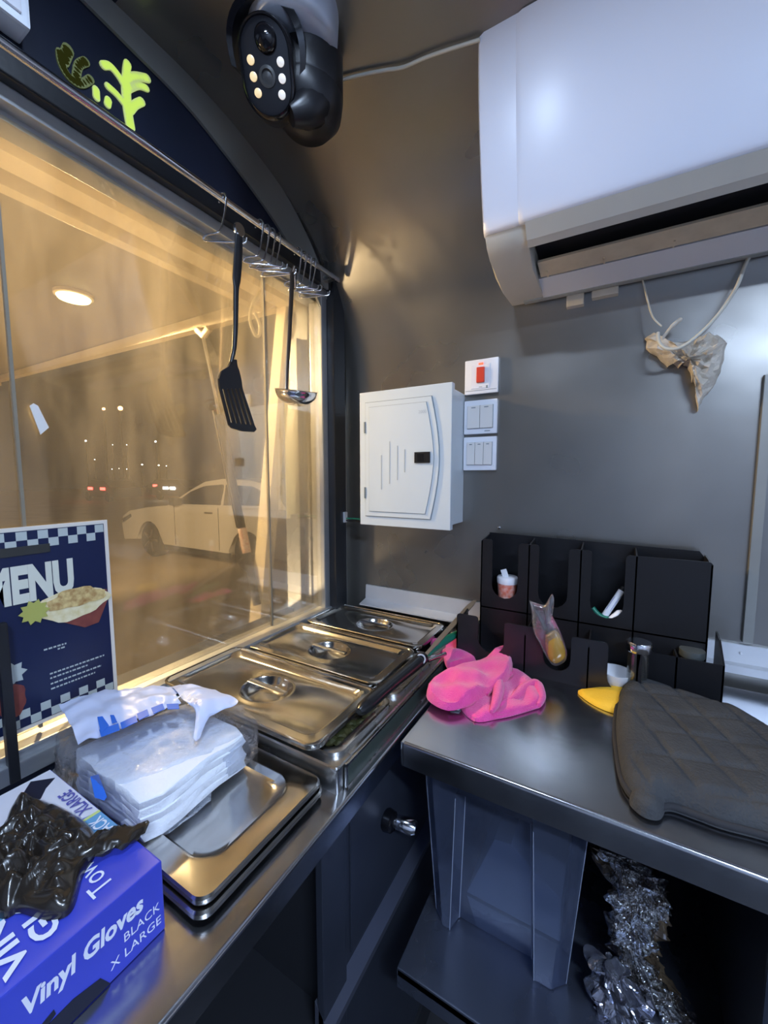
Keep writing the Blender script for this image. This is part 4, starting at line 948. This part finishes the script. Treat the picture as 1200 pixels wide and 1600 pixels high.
# rolled edges and creases
mb = MB()
def zt_path(pts, z): return smooth_path([az(u, v, z) for u, v in pts], 6)
mb.tube(zt_path([(760, 1085), (768, 1072), (777, 1066), (779, 1078), (774, 1100), (768, 1112)], RT+.016), [.003+.008*math.sin(PI*min(1, i/30.)) for i in range(31)], 10)
mb.tube(zt_path([(700, 1100), (728, 1098), (760, 1078), (796, 1052)], RT+.015), .0075, 10)
mb.tube(zt_path([(773, 1104), (800, 1094), (820, 1076), (838, 1070), (846, 1088), (842, 1102)], RT+.008), [.004+.007*math.sin(PI*min(1, i/30.)) for i in range(31)], 10)
mb.tube(zt_path([(740, 1124), (790, 1118), (842, 1103)], RT+.004), .0035, 8)
link('rolled_fold', mb, 'pink', pk, 60)
q_ = [az(u, v, RT+.003) for u, v in ((696, 1091), (706, 1088), (722, 1104), (717, 1110), (704, 1108))]
o = link('care_label', MB().prism([(p.x, p.y) for p in q_], 'z', RT+.003, RT+.0042), 'white', pk)
text('label_print', 'R', 'boxline', pk, (q_[2].x-.004, q_[2].y+.0, RT+.0045), (1, -.6, 0), (.6, 1, 0), .008, .02)

yc = thing('yellow_cloth', (.0, .84, RT), 'folded yellow cloth corner peeking out beside the dark oven mitt', 'cloth')
mb = MB(); puff(mb, ease(zp([(903, 1079), (915, 1076), (940, 1073), (975, 1072), (1000, 1085), (1000, 1112), (966, 1112), (940, 1104), (918, 1092)], RT+.006), 4), RT+.001, .012, .022, 8, lambda x, y: .0015*math.sin(x*90))
link('cloth_fold', mb, 'yellow', yc, 60)
mb = MB(); mb.tube(zt_path([(905, 1080), (930, 1097), (966, 1113)], RT+.004), .003, 8); link('hem', mb, 'yellow', yc, 60)

mt = thing('oven_mitt', (.15, .72, RT), 'charcoal quilted oven mitt lying on the right counter', 'oven mitt')
mo = zp([(962, 1130), (966, 1090), (972, 1072), (985, 1062), (1010, 1066), (1050, 1078), (1100, 1094), (1150, 1110), (1200, 1138), (1265, 1165), (1330, 1230), (1320, 1300), (1250, 1310), (1200, 1290), (1130, 1272), (1090, 1258), (1050, 1245), (1030, 1248), (1012, 1245), (985, 1225), (970, 1195)], RT+.022)
dq = Vector((.82, .57)).normalized()
def quilt(x, y):
    a_ = (x*.93+y*.36)/.052; b_ = (x*.26-y*.965)/.060
    da = abs(a_-round(a_)); db_ = abs(b_-round(b_)); d = min(da, db_)
    return -.0048*math.exp(-(d/.07)**2)+.004*noise.noise(Vector((x*14, y*14, 2)))
mo2 = ease(mo, 6)
mb = MB(); puff(mb, mo2, RT+.002, .036, .026, 46, quilt)
link('quilted_body', mb, 'mitt', mt, 80)
mb = MB(); mb.tube([Vector((p[0], p[1], RT+.010)) for p in mo2+mo2[:1]], .0042, 8); link('bound_edge', mb, 'mittedge', mt, 60)
th_ = zp([(985, 1222), (998, 1240), (1018, 1250), (1036, 1248), (1042, 1225), (1030, 1200), (1005, 1195)], RT+.03)
mb = MB(); puff(mb, ease(th_), RT+.004, .020, .014, 10); link('thumb', mb, 'mitt', mt, 60)
tf = thing('torn_thread', az(1085, 1245, RT), 'small tuft of torn pale thread on the counter beside the oven mitt', 'thread tuft')
mb = MB()
for i in range(16):
    c_ = az(1082+random.uniform(-16, 16), 1244+random.uniform(-6, 8), RT+.004)
    mb.tube(smooth_path([c_+Vector((random.uniform(-.010, .010), random.uniform(-.008, .008), random.uniform(-.003, .008))) for k in range(4)], 4), .0016, 6)
link('tuft', mb, 'stuffing', tf, 60)

# ------------------------------------------------------------------ napkin pack on the tray lids
npk = thing('napkin_pack', (-.56, .33, -.43), 'opened plastic pack of white napkins with blue print beside the glove box', 'napkin pack')
zt2 = -.378; zb2 = -.428
top = [az(u, v, zt2) for u, v in ((108, 1172), (288, 1096), (388, 1142), (222, 1262))]
mb = MB()
def quad_loop(s_, z, jit=0):
    c = sum(top, Vector())/4; out = []
    for i in range(4):
        a_, b_ = top[i], top[(i+1) % 4]
        for t in [k/10 for k in range(10)]:
            p = a_.lerp(b_, .04+.92*t); p = c+(p-c)*s_; n_ = noise.noise(Vector((p.x*30, p.y*30, z*200)))*jit; out.append((p.x+n_, p.y+n_, z+jit*1.5*noise.noise(Vector((p.x*15, p.y*15, 5)))))
    return out
rows = []; nl = 5
for k in range(nl):
    za = zb2+(zt2-zb2)*k/nl; zc = zb2+(zt2-zb2)*(k+.9)/nl; s_ = 1-.004*k
    rows += [quad_loop(s_*.992, za, .004), quad_loop(s_, za+.001, .005), quad_loop(s_, zc, .004), quad_loop(s_*.992, zc+.0008, .004)]
rows += [quad_loop(.97*(1-.1*k), zt2+.0035*math.sin(k/9*PI/2), .002) for k in range(0, 10)]
mb.loft(rows, True, True, True); link('napkins', mb, 'napkin', npk, 40)
# film: a loose crumpled skin round the napkins
c = sum(top, Vector())/4
wr = [az(u, v, z_) for u, v, z_ in ((92, 1165, -.385), (95, 1120, -.372), (150, 1090, -.36), (285, 1072, -.36), (350, 1078, -.362), (392, 1105, -.375), (395, 1165, -.405), (310, 1235, -.42), (205, 1290, -.425), (140, 1262, -.42), (105, 1220, -.41))]
def skin_loop(s_, dz, amp, seed):
    base = smooth_path(wr+wr[:1], 10)[:-1]; out = []
    for p in base:
        x, y = c.x+(p.x-c.x)*s_, c.y+(p.y-c.y)*s_; n_ = noise.noise(Vector((x*38, y*38, seed)))+.6*noise.noise(Vector((x*90, y*90, seed)))
        out.append((x+n_*amp, y+n_*amp, dz+n_*amp*1.1))
    return out
mb = MB(); mb.loft([skin_loop(.9, -.4315, .001, 1), skin_loop(1.0, -.426, .004, 1), skin_loop(1.03, -.412, .005, 2), skin_loop(1.02, -.394, .005, 3), skin_loop(.95, -.379, .005, 4), skin_loop(.88, -.3735, .003, 5), skin_loop(.78, -.3725, .002, 6), skin_loop(.55, -.372, .0015, 7), skin_loop(.3, -.372, .001, 8), skin_loop(.02, -.372, .0, 8)], True, True, True)
link('clear_film', mb, 'wrap', npk, 60)
# printed flap folded back over the top
def sheetz(pts_rows, m, name, par, thick=.0008, lab=None, n=10, amp=.004, seed=0, sc=40):
    """pts_rows: rows of (u, v, z) control points; lofted as a thin crumpled sheet"""
    R = [smooth_path([az(u, v, z) for u, v, z in row], n) for row in pts_rows]; cols = len(R[0]); fine = []
    for j in range(cols): fine.append(smooth_path([R[i][j] for i in range(len(R))], n))
    rows = [[fine[j][i] for j in range(cols)] for i in range(len(fine[0]))]
    def w(p): return p+Vector((0, 0, (noise.noise(p*sc+Vector((seed, 0, 0)))+.5*noise.noise(p*sc*2.3))*amp))
    rows = [[w(p) for p in r] for r in rows]
    mb = MB(); mb.loft(rows, False); mb.loft([[p-Vector((0, 0, thick)) for p in r] for r in rows], False)
    return link(name, mb, m, par, 60, label=lab, recalc=False)
sheetz([[(92, 1102, -.352), (150, 1080, -.346), (225, 1075, -.346), (290, 1070, -.348)], [(108, 1128, -.350), (165, 1108, -.342), (230, 1095, -.342), (275, 1086, -.346)], [(122, 1162, -.354), (178, 1142, -.348), (245, 1112, -.348), (283, 1098, -.350)]], 'wrapwhite', 'printed_flap', npk, amp=.006)
sheetz([[(268, 1072, -.345), (300, 1070, -.342), (335, 1078, -.346)], [(285, 1092, -.343), (315, 1088, -.340), (372, 1096, -.352)], [(305, 1110, -.348), (312, 1125, -.352), (330, 1118, -.356)], [(302, 1150, -.360), (306, 1155, -.362), (312, 1150, -.362)]], 'wrapwhite', 'printed_flap', npk, amp=.004, seed=4)
# blue blocks printed along the flap
def strip_q(pts, z, name='blue_block'):
    q = [az(u, v, z) for u, v in pts]; mb = MB(); mb.loft([[p for p in q], [p-Vector((0, 0, .0008)) for p in q]], True, True, True); link(name, mb, 'wrapblue', npk)
strip_q([(155, 1140), (185, 1130), (187, 1140), (158, 1151)], -.3395); strip_q([(188, 1129), (212, 1118), (215, 1127), (190, 1139)], -.3385); strip_q([(214, 1115), (230, 1108), (233, 1117), (217, 1125)], -.3385)
strip_q([(236, 1106), (254, 1099), (257, 1107), (240, 1115)], -.3385); strip_q([(260, 1100), (279, 1099), (280, 1107), (262, 1108)], -.3385); strip_q([(152, 1120), (160, 1119), (170, 1133), (158, 1147)], -.3392); strip_q([(172, 1117), (178, 1117), (183, 1128), (175, 1130)], -.3392)
mbq = [az(u, v, z_) for u, v, z_ in ((141, 1213, -.395), (154, 1210, -.393), (167, 1245, -.402), (163, 1251, -.404), (148, 1246, -.404))]
dd = [p*.965 for p in mbq]; mb = MB(); mb.loft([dd, [p*1.003 for p in dd]], True, True, True); link('blue_block', mb, 'wrapblue', npk)
text('printed_word', 'NK', 'inkwhite', npk, az(275, 1092, -.334), (1, .5, 0), (-.4, 1, 0), .020, .01, .035)
sheetz([[(205, 1280, -.431), (255, 1258, -.431), (330, 1215, -.431)], [(235, 1296, -.4315), (265, 1300, -.4315), (330, 1250, -.4315)]], 'wrap', 'film_tail', npk, amp=.002)

# ------------------------------------------------------------------ glove box
gb = thing('glove_box', (-.495, .14, CT), 'blue cardboard box of black vinyl gloves on the near counter', 'glove box')
gz = -.380; gx0, gx1, gy0, gy1 = -.618, -.372, .080, .203
link('carton', MB().box(gx0, gx1, gy0, gy1, CT+.001, gz, .0015), 'boxblue', gb)
e = .0006
def topface(name, pts, m, lab=None, k=1): return link(name, MB().prism(pts, 'z', gz, gz+e*k), m, gb, label=lab)
pz = lambda l: [(az(u, v, gz+.0005).x, az(u, v, gz+.0005).y) for u, v in l]
topface('white_print', [(gx0+.001, gy0+.001), (gx0+.001, gy1-.001), (-.492, gy1-.001), (-.505, .15), (-.53, gy0+.001)], 'boxwhite')
topface('lime_line', [(-.492, gy1-.001), (-.488, gy1-.001), (-.490, .168), (-.4935, .168)], 'inklime', None, 2)
topface('light_blue_print', [(-.488, gy1-.001), (-.432, gy1-.001), (-.441, .176), (-.489, .168)], 'boxlight', None, 1.5)
topface('hand_print', pz([(0, 1298), (8, 1285), (48, 1222), (86, 1216), (72, 1232), (64, 1248), (40, 1270), (20, 1290), (0, 1312)]), 'inkblack', None, 2)
text('size_print', 'XLARGE', 'boxink', gb, (-.500, .189+.010, gz+.0014), (-1, .0, 0), (0, -1, 0), .018, .02, .055)
text('colour_print', 'BLACK', 'inkwhite', gb, (-.440, .1985, gz+.0014), (-1, 0, 0), (0, -1, 0), .018, .015, .042)
text('name_print', 'Towu', 'inkwhite', gb, (-.388, .168, gz+.0008), (-1, 0, 0), (0, -1, 0), .026, .0, .055)
topface('sky_print', [(-.470, .118), (-.440, .110), (-.432, .098), (-.455, gy0+.001), (-.530, gy0+.001), (-.52, .12)], 'boxlight', None, 1.2)
text('title_print', 'GLOVES', 'inkwhite', gb, (az(98, 1450, gz).x, az(98, 1450, gz).y, gz+.0014), (-1, 0, 0), (0, -1, 0), .024, .03, .12)
text('title_print', 'VINYL', 'inkwhite', gb, (az(50, 1505, gz).x, az(50, 1505, gz).y, gz+.0014), (-1, 0, 0), (0, -1, 0), .022, .03, .10)
text('side_print', 'Vinyl Gloves', 'inkwhite', gb, (gx1, .0935, gz-.032), (0, 1, 0), (0, 0, 1), .0225, .035, .090, shear=.12)
text('side_print', 'BLACK', 'inkwhite', gb, (gx1, .1655, gz-.048), (0, 1, 0), (0, 0, 1), .0125, .0, .033)
text('side_print', 'X LARGE', 'inkwhite', gb, (gx1, .153, gz-.063), (0, 1, 0), (0, 0, 1), .0125, .0, .046)
link('hand_print', MB().prism([(.10, gz-.052), (.112, gz-.048), (.113, gz-.053), (.107, gz-.056), (.125, gz-.055), (.145, gz-.060), (.152, gz-.0735), (.085, gz-.0735), (.085, gz-.066)], 'x', gx1, gx1+.0006), 'inkblack', gb)
# black gloves spilling out
gl_ = thing('black_gloves', (-.52, .15, gz), 'crumpled black vinyl gloves pulled out on top of the glove box', 'gloves')
gp = pz([(0, 1310), (20, 1272), (60, 1262), (100, 1275), (140, 1300), (152, 1330), (130, 1370), (112, 1425), (75, 1440), (30, 1428), (0, 1436), (-60, 1400), (-60, 1330)])
def gh(x, y):
    p = Vector((x*30, y*30, 1)); f1 = noise.noise(p); f2 = noise.noise(p*2.4); return .016*abs(f1)*2-.010+.008*abs(f2)*2
mb = MB(); puff(mb, ease(gp, 8), gz+.001, .022, .028, 40, gh); link('glove_heap', mb, 'glove', gl_, 60)
fg = [az(u, v, gz+w) for u, v, w in ((95, 1345, .012), (140, 1322, .012), (180, 1312, .008), (222, 1300, .006))]
mb = MB(); rows = []
for i, p in enumerate(smooth_path(fg, 6)):
    w_ = [.022, .020, .016, .008][min(3, i//6)]+.002*math.sin(i*1.7); rows.append([p+Vector((-.3*w_*math.cos(t), .9*w_*math.cos(t), .0035*math.sin(t)+.006*noise.noise(Vector((i*.6, t*2, 0))))) for t in [2*PI*k/14 for k in range(14)]])
mb.loft(rows, True, True, True); link('loose_finger', mb, 'glove', gl_, 60)

for o in S.objects:
    if o.type == 'MESH':
        for p in o.data.polygons:
            pass
